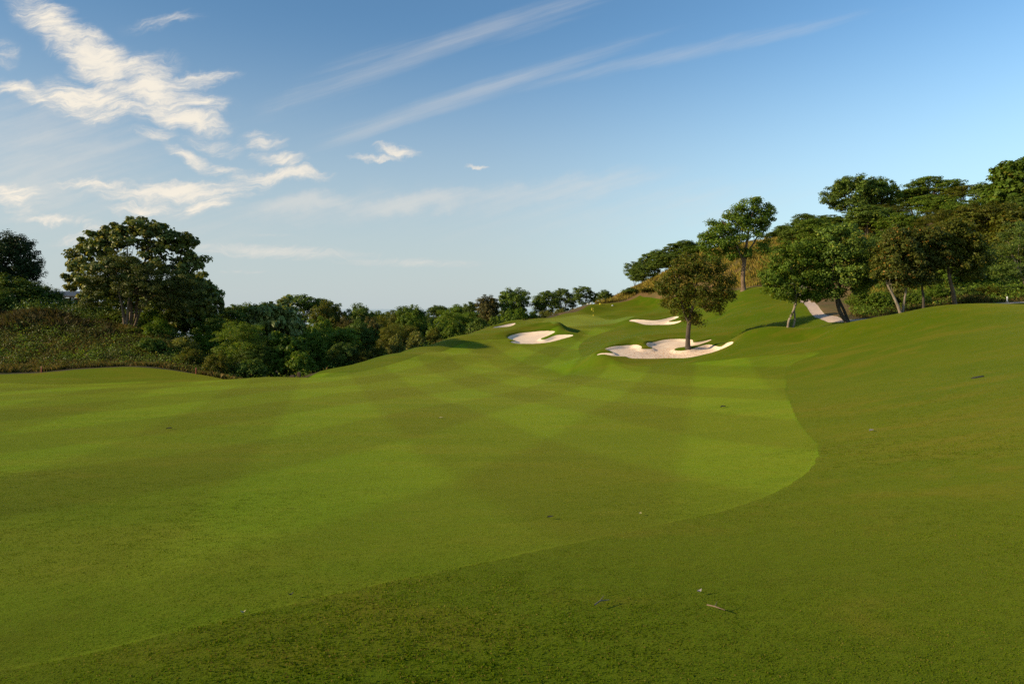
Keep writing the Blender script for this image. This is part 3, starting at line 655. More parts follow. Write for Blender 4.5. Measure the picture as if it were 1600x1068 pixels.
# every kind is 10 m high and 10 m wide
proto('bushy', 41, ST(6), [(0, 0, 5.5, 4.4, 4.2, 4), (-2, .5, 3.2, 2.6, 2.6, 2.8), (2.2, -1, 3, 2.6, 2.6, 2.6), (1, -2, 6.5, 2.5, 2.5, 2.5), (-1.5, 1, 7.4, 2.4, 2.4, 2.2)], L_MID, 190, 85, .75, .3, 16, shell=.6, inner=.2)
proto('dome', 42, ST2(6.5), [(0, 0, 7, 4.2, 4, 2.6), (-2.6, 0, 6, 2.2, 2.4, 2), (2.6, .5, 6.2, 2.2, 2.4, 2), (.5, -1.5, 8, 2.4, 2.4, 1.8), (-1.2, 1, 8.2, 2, 2, 1.7), (0, 0, 5, 3.5, 3.4, 1.2)], L_DARK, 170, 90, .72, .28, 30, shell=.55, flat=.55)
proto('layered', 43, ST2(7), [(-1.4, 0, 9, 2.8, 3, .7), (1.6, .5, 8.6, 3, 3, .8), (2.4, -1, 6.8, 2.5, 2.6, .9), (-2.6, .6, 7, 2.3, 2.6, .9), (0, -1.5, 5.4, 3.8, 3.4, 1.1), (0, .6, 7.6, 3.6, 3, 1.6), (.4, 0, 3.6, 3.6, 3.4, 1.6)], L_DARK, 180, 85, .8, .26, 30, shell=.4, flat=.32, up=.8)
proto('broadleaf', 44, ST(7), [(0, 0, 6, 4, 4, 3.4), (-1.4, 0, 8, 2, 2, 1.9), (1.8, .5, 7.6, 2, 2, 1.8), (-2.7, -.5, 5, 2, 2.2, 2.4), (2.9, 0, 4.6, 1.9, 2.2, 2.4), (0, -1.8, 4, 3.6, 2.4, 3)], L_TEAK, 175, 42, .62, .55, 26, shell=.6, aspect=.75, flat=.8, inner=.12)
proto('fine', 45, ST2(7), [(0, 0, 6, 4.2, 4.2, 3.2), (-2.2, .5, 7.5, 2.2, 2.4, 1.8), (2, 0, 8, 2.2, 2.4, 1.7), (0, -1.6, 3.6, 4, 3, 2.6), (3, .5, 5, 1.8, 2.4, 1.8)], L_MID, 190, 110, .85, .2, 26, shell=.5, flat=.4, droop=.5, aspect=.38)
proto('open', 46, ST2(7.5), [(-2.4, 0, 7, 2.2, 2.2, 1.5), (-.6, .6, 8.6, 2, 2, 1.2), (1.8, -.5, 8, 2.2, 2.2, 1.5), (3, .5, 6.3, 1.8, 2, 1.3), (-3.2, 0, 5.6, 1.6, 2, 1.1), (.3, -.8, 6.4, 2.6, 2.6, 1.4), (0, .5, 4.8, 2.8, 2.6, .9)], L_DARK, 120, 85, .7, .26, 40, shell=.4, flat=.5)
def plant(name, kind, label, cat, group, px, top, Y, wpx, leafm=None, barkm=None, seed=None, hmin=1.0):
    x, y = gxy(px, Y); z = gz1(x, y) - .1; h = max(-(top - HY) / F * Y - z, hmin) / 9.7; w = wpx / F * Y / 9.4
    t = tag(empty(name, (x, y, z)), label, cat, group)
    t.rotation_euler = (0, 0, seed if seed is not None else (px * 7.3 + Y * 1.7) % 6.28)
    for nm, me, m in (('trunk', PROTO[kind][0], barkm), ('crown', PROTO[kind][1], leafm)):
        if me is None: continue
        c = link(nm, me, t); c.scale = (w, w, h)
        if m: c.material_slots[0].link = 'OBJECT'; c.material_slots[0].material = m
    return t
WOOD, RIDGE, FARROW = 'trees of the wood in the valley', 'trees on the wooded ridge', 'row of trees beyond the putting green'
for a in [
 # name, kind, label, px, top, Y, width px, leaf material
 ('broadleaf_tree', 'broadleaf', 'grey-green broad-leaved tree crowding the flank of the wide spreading tree', 305, 428, 82, 95, L_BIG),
 ('backing_tree', 'bushy', 'dark bushy growth seen between the stems of the wide spreading tree', 196, 438, 84, 110, L_DARK),
 ('backing_tree', 'bushy', 'dark bushy tree under the drooping flank of the wide spreading tree', 268, 440, 83, 120, L_DARK),
 ('dark_tree', 'layered', 'dark flat-layered tree at the foot of the wide spreading tree', 362, 476, 92, 80, L_DARK),
 ('dark_tree', 'bushy', 'deep green tree filling the gap under the wide spreading tree', 335, 492, 80, 80, L_DARK),
 ('broadleaf_tree', 'broadleaf', 'tall grey-green tree with big pale-edged leaves at the front of the wood', 430, 467, 84, 100, L_TEAK),
 ('flat_topped_tree', 'layered', 'dark flat-topped tree, the highest on the skyline of the wood', 484, 461, 120, 100, L_DARK),
 ('olive_tree_crown', 'dome', 'yellowish olive dome just below the flat-topped tree of the wood', 512, 474, 106, 70, L_OLIVE),
 ('dark_tree', 'dome', 'very dark dome-shaped tree next to the yellowish olive dome', 560, 478, 122, 70, L_DARK),
 ('reddish_tree', 'fine', 'dull reddish-green tree in the middle of the wood', 540, 488, 104, 60, L_RED),
 ('reddish_tree', 'bushy', 'dusky red-brown tree in the shade beneath the very dark dome', 575, 493, 100, 55, L_RED),
 ('olive_tree_crown', 'fine', 'small olive tree on the low part of the wood skyline', 606, 483, 135, 55, L_OLIVE),
 ('climber_tree', 'bushy', 'bright green tree hung with climbers, standing up from the low skyline', 643, 474, 108, 52, L_BRIGHT),
 ('flat_topped_tree', 'layered', 'small flat-topped tree behind the climber-hung tree', 680, 477, 145, 55, L_DARK),
 ('bushy_tree', 'bushy', 'dark rounded tree between the climber-hung tree and the shoulder of the hill', 668, 490, 112, 48, L_DARK),
 ('bushy_tree', 'fine', 'soft grey-green tree at the end of the wood above the shoulder of the hill', 706, 480, 122, 75, L_MID),
 ('bushy_tree', 'bushy', 'mid-green tree hugging the shoulder of the hill by the small sliver of sand', 738, 486, 122, 48, L_MID),
 ('fine_leaved_tree', 'fine', 'feathery green tree at the front of the wood below the wide spreading tree', 378, 497, 68, 105, L_MID),
 ('bright_tree', 'broadleaf', 'bright green sunlit tree low at the front edge of the wood', 447, 521, 68, 75, L_BRIGHT),
 ('bushy_tree', 'bushy', 'green tree behind the bright sunlit one at the front of the wood', 492, 513, 78, 70, L_MID),
 ('layered_tree', 'layered', 'dark green tree with tiers of flat foliage at the front of the wood', 530, 512, 80, 85, L_MID),
 ('dark_tree', 'bushy', 'black-green bush-like tree at the front foot of the tiered tree', 536, 533, 71, 52, L_DARK),
 ('dark_tree', 'dome', 'shadowy tree in the hollow behind the tiered tree', 560, 502, 96, 62, L_DARK),
 ('olive_tree_crown', 'fine', 'loose olive-green tree where the mown hill meets the wood', 612, 503, 92, 62, L_OLIVE),
 ('dark_tree', 'bushy', 'dark tree tucked behind the loose olive-green tree', 585, 512, 98, 50, L_DARK),
 ('dark_tree', 'dome', 'dark tree far back on the skyline beside the teak-like broad leaves', 400, 476, 130, 90, L_DARK),
 ('bushy_tree', 'bushy', 'rounded green tree squeezed below the reddish-green tree', 498, 492, 92, 66, L_MID),
 ('skyline_tree', 'dome', 'dark tree closing the skyline behind the bright climber-hung tree', 632, 481, 160, 90, L_DARK),
 ('skyline_tree', 'bushy', 'low green tree on the skyline between the very dark dome and the small olive tree', 590, 484, 148, 80, L_MID),
 ('skyline_tree', 'layered', 'dull dark tree on the skyline above the grey-green broad-leaved tree', 425, 474, 140, 95, L_DARK),
 ('skyline_tree', 'bushy', 'green tree far back between the wide spreading tree and the wood', 350, 482, 130, 90, L_MID),
 ('skyline_tree', 'dome', 'hazy green tree at the back above the soft grey-green one', 715, 478, 158, 70, L_MID),
 ('skyline_tree', 'bushy', 'dark tree at the back where the wood meets the row beyond the green', 755, 478, 155, 70, L_DARK),
 ('understorey_tree', 'bushy', 'dark tree in the middle of the wood below the flat-topped tree', 465, 498, 98, 75, L_DARK),
 ('understorey_tree', 'fine', 'olive-tinted tree on the hill side of the wood, above the pale green shrub', 628, 500, 98, 55, L_OLIVE),
 ('understorey_tree', 'bushy', 'green tree on the hill side of the wood below the dark rounded one', 690, 497, 106, 48, L_MID),
 ('dark_tree', 'fine', 'low dark tree at the very foot of the wood beside the wooden stumps', 402, 538, 66, 62, L_DARK),
 ]:
    plant(a[0], a[1], a[2], 'tree', WOOD, a[3], a[4], a[5], a[6], a[7])
for a in [
 ('palm_like_tree', 'open', 'small ragged tree with spiky top starting the row beyond the green', 735, 470, 138, 40, L_DARK),
 ('reddish_tree', 'dome', 'dark reddish tree in the row beyond the putting green', 763, 463, 136, 46, L_RED),
 ('round_tree', 'dome', 'round-topped dark green tree in the row beyond the green, above the bright bushes', 802, 452, 140, 62, L_DARK),
 ('round_tree', 'open', 'wide open-crowned tree in the row, above the dry grass edge of the green', 852, 453, 142, 66, L_DARK),
 ('round_tree', 'open', 'narrower open-crowned tree between the wide one and the last tall one of the row', 880, 449, 146, 44, L_DARK),
 ('round_tree', 'open', 'last tall tree of the row, with sky showing through, above the yellow flag', 912, 446, 142, 44, L_DARK),
 ('small_tree', 'dome', 'small lone tree between the last tall tree of the row and the dry hillside', 944, 454, 150, 36, L_DARK),
 ]:
    plant(a[0], a[1], a[2], 'tree', FARROW, a[3], a[4], a[5], a[6], a[7])
for a in [
 ('ridge_tree', 'open', 'lowest dark tree of the ridge, ragged against the sky over the dry grass', 992, 408, 146, 48, L_DARK),
 ('ridge_tree', 'dome', 'dark ridge tree stepping up between the lowest one and the airy tall tree', 1026, 392, 145, 66, L_DARK),
 ('ridge_tree', 'dome', 'dark tree of the ridge touching the airy tall tree', 1068, 377, 142, 72, L_DARK),
 ('ridge_tree', 'open', 'flat open tree on the skyline close behind the airy tall tree', 1222, 352, 134, 52, L_DARK),
 ('ridge_tree', 'open', 'dark open tree on the skyline between the airy tall tree and the ridge giants', 1256, 334, 132, 72, L_DARK),
 ('ridge_tree', 'dome', 'high double-humped dark tree, the first giant of the ridge', 1333, 276, 118, 92, L_DARK),
 ('ridge_tree', 'dome', 'pointed dark tree joined to the double-humped giant on the ridge', 1372, 280, 120, 74, L_MID),
 ('ridge_tree', 'open', 'giant ridge tree with gaps of sky beneath its umbrella top', 1452, 275, 120, 104, L_MID),
 ('ridge_tree', 'layered', 'flat olive-brown ridge tree with sky gaps between the two giants', 1492, 291, 116, 80, L_OLIVE),
 ('ridge_tree', 'broadleaf', 'broad-leaved tree, the tallest, rising at the edge of the frame', 1592, 247, 96, 100, L_MID),
 ('ridge_tree', 'dome', 'dark round tree between the olive-brown flat one and the tallest broad-leaved one', 1545, 286, 104, 72, L_DARK),
 ('slope_tree', 'bushy', 'dark tree on the slope below the first giant of the ridge', 1302, 335, 112, 84, L_MID),
 ('slope_tree', 'dome', 'shaded green tree on the slope under the double-humped giant', 1355, 322, 104, 96, L_DARK),
 ('slope_tree', 'bushy', 'bushy tree on the slope under the umbrella-topped giant', 1412, 330, 98, 84, L_MID),
 ('slope_tree', 'fine', 'soft olive tree on the slope beneath the flat olive-brown ridge tree', 1470, 325, 92, 92, L_OLIVE),
 ('slope_tree', 'dome', 'yellow-olive tree on the slope behind the tilting trunk', 1535, 318, 84, 104, L_OLIVE),
 ('slope_tree', 'broadleaf', 'coarse-leaved yellowish tree below the tallest broad-leaved tree', 1588, 326, 80, 88, L_OLIVE),
 ('slope_tree', 'bushy', 'dark low tree in the shade behind the tilting trunk', 1520, 372, 70, 80, L_DARK),
 ('slope_tree', 'bushy', 'green tree behind the two pale V trunks', 1432, 372, 74, 84, L_MID),
 ('slope_tree', 'dome', 'shadowed tree just behind the broad dark tree by the path', 1372, 366, 78, 70, L_DARK),
 ('slope_tree', 'fine', 'dark tree beside the feathery one at the frame edge', 1640, 330, 72, 90, L_DARK),
 ('slope_tree', 'bushy', 'small dark tree on the dry slope between the airy tree and the forked tree', 1240, 350, 106, 56, L_DARK),
 ('slope_tree', 'dome', 'mid-green tree rising right behind the top of the forked tree', 1276, 343, 98, 84, L_MID),
 ('ridge_tree', 'bushy', 'dark bushy tree low on the ridge skyline between the lowest ragged one and its neighbour', 1010, 408, 142, 50, L_DARK),
 ('ridge_tree', 'bushy', 'dark bushy tree filling the ridge behind the top of the lone bunker tree', 1048, 392, 138, 64, L_DARK),
 ('ridge_tree', 'bushy', 'leafy dark tree behind the lower crown of the airy tall tree', 1092, 384, 136, 66, L_MID),
 ('ridge_tree', 'dome', 'ragged dark tree where the ridge dips behind the airy tall tree', 1218, 362, 128, 60, L_DARK),
 ('ridge_tree', 'bushy', 'bushy dark tree on the ridge above the forked tree', 1262, 350, 124, 80, L_MID),
 ('ridge_tree', 'dome', 'broad dark tree behind the umbrella-topped giant', 1430, 296, 126, 90, L_DARK),
 ('slope_tree', 'bushy', 'olive-lit tree filling the slope under the first two giants', 1382, 318, 108, 90, L_OLIVE),
 ('slope_tree', 'dome', 'green tree in mid slope between the umbrella-topped and olive-brown ridge trees', 1462, 306, 108, 90, L_MID),
 ('slope_tree', 'bushy', 'dense green tree on the slope under the dark round ridge tree', 1508, 312, 96, 84, L_MID),
 ('slope_tree', 'bushy', 'dense tree under the tallest broad-leaved one at the frame edge', 1612, 300, 92, 90, L_DARK),
 ('slope_tree', 'bushy', 'dark undergrowth-like tree between the broad dark tree and the V trunks', 1392, 372, 70, 70, L_DARK),
 ('slope_tree', 'bushy', 'green tree behind the slim rust-tinged trunk', 1465, 380, 68, 80, L_MID),
 ('slope_tree', 'bushy', 'shaded tree behind the feathery tree at the frame edge', 1570, 372, 72, 84, L_OLIVE),
 ('ridge_tree', 'dome', 'dark crown seen between the forked tree and the first ridge giant', 1290, 352, 122, 64, L_DARK),
 ]:
    plant(a[0], a[1], a[2], 'tree', RIDGE, a[3], a[4], a[5], a[6], a[7])

# ---- shrubs, each one a thing
def shrub_proto(kind, seed, lobes, leafm, n_clump, per, clump, leaf, **kw):
    rs = np.random.RandomState(seed)
    V, Fq, C = crown_mesh('foliage', rs, lobes, n_clump, per, clump, leaf, cut_low=-.2, **kw)
    V[:, 2] = np.maximum(V[:, 2], -.2)
    st = [(curve3((rs.randn() * .3, rs.randn() * .3, -.3), (c[0] * .3, c[1] * .3, c[2] * .6), c, 5), np.linspace(.07, .02, 5)) for c in C[rs.permutation(len(C))[:10]]]
    v, f = tubes(st, 5)
    PROTO[kind] = (mesh_from('stem', v, f, 4, B_BROWN, True), mesh_from('foliage', V, Fq, 4, leafm))
shrub_proto('shrub_round', 51, [(0, 0, 4, 4.4, 4.4, 4.6), (-2, 0, 5.5, 2.4, 2.4, 3), (2.2, .6, 5, 2.4, 2.4, 3), (0, -2, 3, 3, 2, 3)], L_MID, 90, 60, 1.1, .55, shell=.6, flat=.8, inner=.2)
shrub_proto('shrub_wild', 52, [(0, 0, 3.4, 4.4, 4.4, 3.6), (-2.4, 0, 5, 1.6, 1.6, 3.4), (1, .6, 6, 1.6, 1.6, 3.2), (3, -1, 4, 1.4, 1.4, 3), (-.6, -1, 7, 1, 1, 2.4)], L_OLIVE, 100, 50, 1.0, .5, shell=.45, flat=1.1, inner=.15, aspect=.4)
def shrub(kind, label, group, px, top, Y, wpx, leafm):
    x, y = gxy(px, Y); z = gz1(x, y) - .05; h = max((-(top - HY) / F * Y - z), .4) / 9; w = wpx / F * Y / 9.4
    t = tag(empty('shrub', (x, y, z)), label, 'shrub', group); t.rotation_euler = (0, 0, (px * 5.1 + Y) % 6.28)
    for nm, me in (('stem', PROTO[kind][0]), ('foliage', PROTO[kind][1])):
        c = link(nm, me, t); c.scale = (w, w, h)
        if nm == 'foliage': c.material_slots[0].link = 'OBJECT'; c.material_slots[0].material = leafm
BANKS, EDGES, PATHS = 'shrubs on the grassy bank', 'shrubs along the edge of the wood', 'bushes beside the cart path'
for a in [
 ('shrub_wild', 'large dark shrub under the almost black mango tree', BANKS, 18, 432, 78, 95, L_DARK),
 ('shrub_wild', 'dark shrub sloping down from the mango tree towards the pavilion', BANKS, 62, 444, 80, 70, L_DARK),
 ('shrub_round', 'dark green shrub just below the pavilion roof', BANKS, 86, 473, 80, 44, L_DARK),
 ('shrub_round', 'low dark shrub between the pavilion and the wide spreading tree', BANKS, 146, 478, 79, 50, L_DARK),
 ('shrub_wild', 'dull green shrub at the roots of the wide spreading tree', BANKS, 178, 487, 77, 52, L_OLIVE),
 ('shrub_wild', 'dark shrub spreading at the frame edge above the brown grass', BANKS, -20, 452, 74, 80, L_DARK),
 ('shrub_wild', 'yellow-green shrub catching light beside the spreading tree roots', BANKS, 248, 497, 71, 48, L_BRIGHT),
 ('shrub_wild', 'pale yellow-green shrub on the downhill end of the bank', BANKS, 285, 527, 68, 58, L_PALE),
 ('shrub_round', 'black-green rounded shrub low on the bank', BANKS, 236, 527, 66, 46, L_DARK),
 ('shrub_wild', 'tangled olive shrub at the foot of the bank', BANKS, 300, 545, 64, 60, L_OLIVE),
 ('shrub_wild', 'last tangled shrub of the bank, where the fairway crest dips', BANKS, 338, 552, 62.5, 50, L_OLIVE),
 ('shrub_round', 'mid-green shrub halfway down the bank', BANKS, 205, 512, 72, 52, L_MID),
 ('shrub_round', 'mid-green shrub against the trunks of the wide spreading tree', BANKS, 232, 486, 76, 44, L_MID),
 ('shrub_wild', 'bright leafy shrub between the bank and the front of the wood', BANKS, 318, 520, 73, 56, L_BRIGHT),
 ('shrub_round', 'dark shrub in the dip at the front of the wood', EDGES, 392, 560, 63.5, 52, L_DARK),
 ('shrub_round', 'green shrub at the foot of the bright sunlit tree', EDGES, 470, 548, 66, 48, L_MID),
 ('shrub_wild', 'olive shrub at the corner where the wood meets the mown hill', EDGES, 568, 548, 71, 40, L_OLIVE),
 ('shrub_wild', 'low olive shrub, next uphill from the corner of the wood', EDGES, 590, 540, 77, 42, L_OLIVE),
 ('shrub_round', 'pale feathery shrub standing out against dark trees', EDGES, 652, 517, 90, 36, L_PALE),
 ('shrub_wild', 'pale green shrub below the loose olive-green tree', EDGES, 618, 523, 84, 40, L_PALE),
 ('shrub_wild', 'brownish green shrub on the hill edge below the climber-hung tree', EDGES, 678, 513, 92, 40, L_OLIVE),
 ('shrub_round', 'green shrub on the hill edge below the soft grey-green tree', EDGES, 712, 500, 100, 40, L_MID),
 ('shrub_round', 'dark shrub on the hill edge beside the small sliver of sand', EDGES, 748, 497, 106, 38, L_DARK),
 ('shrub_round', 'small green shrub just above the small sliver of sand', EDGES, 774, 493, 113, 26, L_MID),
 ('shrub_round', 'bright green bush below the round-topped tree of the row', EDGES, 805, 481, 124, 46, L_BRIGHT),
 ('shrub_round', 'second bright green bush, lower, next to the round-topped tree of the row', EDGES, 828, 486, 126, 36, L_BRIGHT),
 ('shrub_wild', 'pale dry shrub at the edge of the green below the open-crowned row', EDGES, 852, 485, 128, 40, L_PALE),
 ('shrub_wild', 'straw-coloured shrub nearest the crest behind the yellow flag', EDGES, 876, 482, 131, 34, L_PALE),
 ('shrub_round', 'dark green bush on the dry hillside above the flag', EDGES, 985, 449, 134, 28, L_DARK),
 ('shrub_round', 'green bush on the dry hillside beside the lone bunker tree', EDGES, 1015, 450, 131, 34, L_OLIVE),
 ('shrub_wild', 'leafy bush right behind the two curved trunks', PATHS, 1345, 448, 62, 50, L_MID),
 ('shrub_round', 'green bush between the curved trunks and the pale V trunks', PATHS, 1374, 455, 61, 46, L_MID),
 ('shrub_wild', 'pale leafy bush right behind the pale V trunks', PATHS, 1405, 448, 62, 52, L_PALE),
 ('shrub_round', 'low green bush under the slim rust-tinged tree', PATHS, 1432, 456, 60, 42, L_MID),
 ('shrub_wild', 'tall leafy bush behind the slim rust-tinged tree', PATHS, 1462, 444, 62, 48, L_BRIGHT),
 ('shrub_round', 'dark bush at the base of the tilting trunk', PATHS, 1508, 450, 61, 46, L_DARK),
 ('shrub_wild', 'olive bush between the tilting trunk and the white post', PATHS, 1540, 447, 61, 50, L_OLIVE),
 ('shrub_round', 'dark green bush right behind the white post', PATHS, 1575, 446, 62, 48, L_DARK),
 ('shrub_wild', 'weedy olive bush where the path leaves the frame', PATHS, 1602, 448, 61, 44, L_OLIVE),
 ]:
    shrub(*a)

# ---- ground cover that nobody could count
def field(n, px0, px1, Y0, Y1, seed, outside=.15):
    """points spread evenly over the land, off the mown grass"""
    rs = np.random.RandomState(seed); Y = np.sqrt(rs.uniform(Y0 ** 2, Y1 ** 2, n)); px = rs.uniform(px0, px1, n)
    x, y = gxy(px, Y); m = (sdf(MOWN, x, y, 60) > outside) & (sdf(PATH, x, y) > .2)
    return x[m], y[m], rs
def tangle(name, label, parts, mat):
    VV, FF, b = [], [], 0
    for (x, y, rs), hgt, r, per, leaf in parts:
        z = H0(x, y); n = len(x); h = hgt * rs.uniform(.25, 1, n) * (.6 + .5 * lin_noise(x, y, 3.0, 9))
        g = rs.randn(n, per, 3) * np.array([r, r, r * .6]); P = np.stack([x, y, z + h], 1)[:, None] + g
        P[..., 2] = np.maximum(P[..., 2], z[:, None] + .03)
        N = unit(g * .5 / r + np.array([0, -.1, .7]) + rs.randn(n, per, 3) * .5)
        V, Fq = leaves(P.reshape(-1, 3), N.reshape(-1, 3), np.full(n * per, leaf), rs, .6)
        VV.append(V); FF.append(Fq + b); b += len(V)
    tag(link(name, mesh_from(name, np.concatenate(VV), np.concatenate(FF), 4, mat)), label, kind='stuff')
def blades(name, label, parts, mat, zf=H0):
    VV, b = [], 0
    for (x, y, rs), hgt, wid, per, spread, lean in parts:
        n = len(x) * per; X = np.repeat(x, per) + rs.randn(n) * spread; Yy = np.repeat(y, per) + rs.randn(n) * spread
        z = zf(X, Yy); h = hgt * rs.uniform(.4, 1.1, n) * np.repeat(.65 + .45 * lin_noise(x, y, 2.5, 8), per)
        a = rs.rand(n) * 6.283; w = wid * rs.uniform(.6, 1.3, n); ln = lean * h * rs.rand(n); la = rs.rand(n) * 6.283
        dx, dy = np.cos(a) * w * .5, np.sin(a) * w * .5; tx, ty = np.cos(la) * ln, np.sin(la) * ln
        V = np.stack([np.stack([X - dx, Yy - dy, z - .02], 1), np.stack([X + dx, Yy + dy, z - .02], 1),
                      np.stack([X + dx * .7 + tx * .35, Yy + dy * .7 + ty * .35, z + h * .6], 1), np.stack([X + tx, Yy + ty, z + h * (1 - .3 * lean * rs.rand(n))], 1)], 1)
        VV.append(V.reshape(-1, 3))
    V = np.concatenate(VV)
    tag(link(name, mesh_from(name, V, np.arange(len(V)).reshape(-1, 4), 4, mat)), label, kind='stuff')
tangle('undergrowth', 'low leafy undergrowth covering the bank', [(field(300, -260, 370, 61, 70, 60), .8, .38, 70, .15), (field(1300, -260, 380, 59.5, 73, 61), .42, .22, 14, .11)], L_DULL)
tangle('undergrowth', 'darker creeping undergrowth on the bank and along the wood', [(field(150, -260, 380, 61, 69, 59), .8, .4, 70, .17), (field(1100, -260, 400, 60, 73, 62), .5, .3, 14, .13), (field(1500, 390, 760, 60, 112, 63, .4), .8, .35, 12, .16)], L_MID)
tangle('undergrowth', 'dark tangled scrub along the top of the bank', [(field(420, -260, 72, 73, 86, 58), 2.2, .55, 70, .2), (field(420, 72, 380, 73, 86, 57), 1.1, .45, 60, .18)], L_DARK)
blades('long_grass', 'long green and straw grass on the bank', [(field(13000, -260, 380, 56.3, 75, 64, .02), .62, .030, 11, .18, .8), (field(900, 440, 930, 60, 128, 65, .05), .7, .05, 10, .2, .6)], L_GRASS)
blades('brown_grass', 'brown seeding grass along the top and foot of the bank', [(field(2200, -260, 170, 68.5, 73, 66), 1.25, .04, 12, .2, .7), (field(2200, -260, 350, 56.3, 63, 67, .02), .38, .04, 12, .15, .8), (field(900, 430, 940, 60, 130, 68, .02), .4, .05, 8, .2, .8)], L_BRN)
blades('dry_grass', 'tall straw-coloured grass on the hillside', [(field(9000, 930, 1360, 84, 140, 69, .3), 1.35, .06, 9, .25, .55), (field(3000, 1340, 1700, 66, 100, 70), 1.1, .05, 9, .25, .6)], L_DRYG)
blades('long_grass', 'long green grass mixed through the hillside and beside the path', [(field(4200, 930, 1360, 84, 138, 71, .2), 1.1, .06, 9, .25, .6), (field(4000, 1330, 1750, 57.5, 72, 72, .3), .8, .045, 10, .2, .6)], L_GRASS)
tangle('undergrowth', 'leafy undergrowth beside the cart path', [(field(2600, 1335, 1760, 58, 72, 73, .6), .9, .32, 16, .16), (field(1200, 1190, 1400, 84, 105, 74), .9, .4, 12, .2)], L_MID)
#--NEAR--
# ---- blades of grass close to the camera
def near_field(n, y0, y1, seed):
    rs = np.random.RandomState(seed); Y = y0 * (y1 / y0) ** (rs.rand(n) ** .75); x, y = gxy(rs.uniform(-60, 1660, n), Y); return x, y, rs
L_BLADE_R = leaf_mat('rough_blade', (.078, .132, .0023), (.114, .150, .004), (.17, .135, .027), .14, .3, .55, .06)
L_BLADE_F = leaf_mat('fairway_blade', (.064, .112, .0024), (.090, .122, .004), (.17, .14, .03), .10, .3, .55, .06)
x, y, rs = near_field(34000, 2.9, 26, 81); sf = sdf(FAIR, x, y)
blades('rough_grass', 'short dark rough grass at the photographer\'s feet', [((x[sf > 0], y[sf > 0], rs), .013, .0042, 14, .04, 1.6)], L_BLADE_R, ground)
blades('fairway_grass', 'close-mown pale fairway grass', [((x[sf < 0], y[sf < 0], rs), .010, .0036, 14, .04, 1.6)], L_BLADE_F, ground)

# ---- small things
def plain_mat(name, c, rough=.6, c2=None, sc=20):
    m, k, b, out = new_mat(name)
    n = k.noise(k.new('ShaderNodeTexCoord').outputs['Object'], sc, 4, .6)
    k.put(b.inputs['Base Color'], k.mix(n, rgb(*c), rgb(*(c2 or tuple(v * .75 for v in c))))); b.inputs['Roughness'].default_value = rough
    return m
def poly_mesh(name, V, F, mat):
    me = bpy.data.meshes.new(name); me.from_pydata([tuple(v) for v in V], [], F); me.update(); me.materials.append(mat); return me
def box(cx, cy, cz, sx, sy, sz, bev=0.0):
    """bevelled box as vertices and faces"""
    import bmesh
    bm = bmesh.new(); bmesh.ops.create_cube(bm, size=1)
    for v in bm.verts: v.co = (cx + v.co.x * sx, cy + v.co.y * sy, cz + v.co.z * sz)
    if bev: bmesh.ops.bevel(bm, geom=bm.edges[:], offset=bev, segments=2, affect='EDGES', profile=.5)
    bm.verts.index_update(); V = [v.co.copy() for v in bm.verts]; Fc = [[v.index for v in f.verts] for f in bm.faces]; bm.free(); return V, Fc
def boxes(name, lst, mat, parent=None):
    V, Fc = [], []
    for b in lst:
        v, f = box(*b); Fc += [[i + len(V) for i in g] for g in f]; V += v
    return link(name, poly_mesh(name, V, Fc, mat), parent)
P_YEL = plain_mat('yellow_paint', (.80, .62, .03), .5); P_BLK = plain_mat('dark_paint', (.05, .05, .03), .5); P_WHITE = plain_mat('white_paint', (.80, .78, .74), .5)
P_RED = plain_mat('red_paint', (.35, .06, .03), .6); P_WOOD = plain_mat('weathered_wood', (.12, .06, .03), .85, (.06, .035, .02), 14)
# flag
fx, fy = gxy(927, 117.5); fz = gz1(fx, fy)
t = tag(empty('golf_flag', (fx, fy, fz)), 'yellow flag on a yellow and dark banded pole in the putting green', 'flag')
v, f = tubes([([(0, 0, -.1), (0, 0, .9), (0, 0, 1.72)], [.020, .018, .016])], 8); link('pole', mesh_from('pole', v, f, 4, P_BLK, True), t)
for z0, z1 in ((.18, .56), (.98, 1.2)):
    v, f = tubes([([(0, 0, z0), (0, 0, z1)], [.040, .038])], 8); link('band', mesh_from('band', v, f, 4, P_YEL, True), t)
n1, n2 = 9, 6; V = []
for side in (0, 1):
    for i in range(n1):
        for j in range(n2):
            u, w = i / (n1 - 1), j / (n2 - 1)
            V.append((-u * .34, .05 * math.sin(u * 6) * u + side * .008, 1.70 - w * .42 - .10 * u * u - .03 * math.sin(u * 5)))
Fq = [[s_ * n1 * n2 + i * n2 + j, s_ * n1 * n2 + (i + 1) * n2 + j, s_ * n1 * n2 + (i + 1) * n2 + j + 1, s_ * n1 * n2 + i * n2 + j + 1] for s_ in (0, 1) for i in range(n1 - 1) for j in range(n2 - 1)]
link('flag_cloth', poly_mesh('flag_cloth', V, Fq, P_YEL), t)
# white post by the path
x, y = gxy(1574, 56.5); z = gz1(x, y)
t = tag(empty('marker_post', (x, y, z)), 'short white marker post standing at the far edge of the cart path', 'post')
v, f = tubes([([(0, 0, -.1), (0, 0, .25), (0, 0, .44), (0, 0, .47), (0, 0, .475)], [.055, .053, .052, .036, .001])], 10); link('post', mesh_from('post', v, f, 4, P_WHITE, True), t)
boxes('foot', [(0, 0, .02, .16, .16, .06, .01)], M_CONC, t)
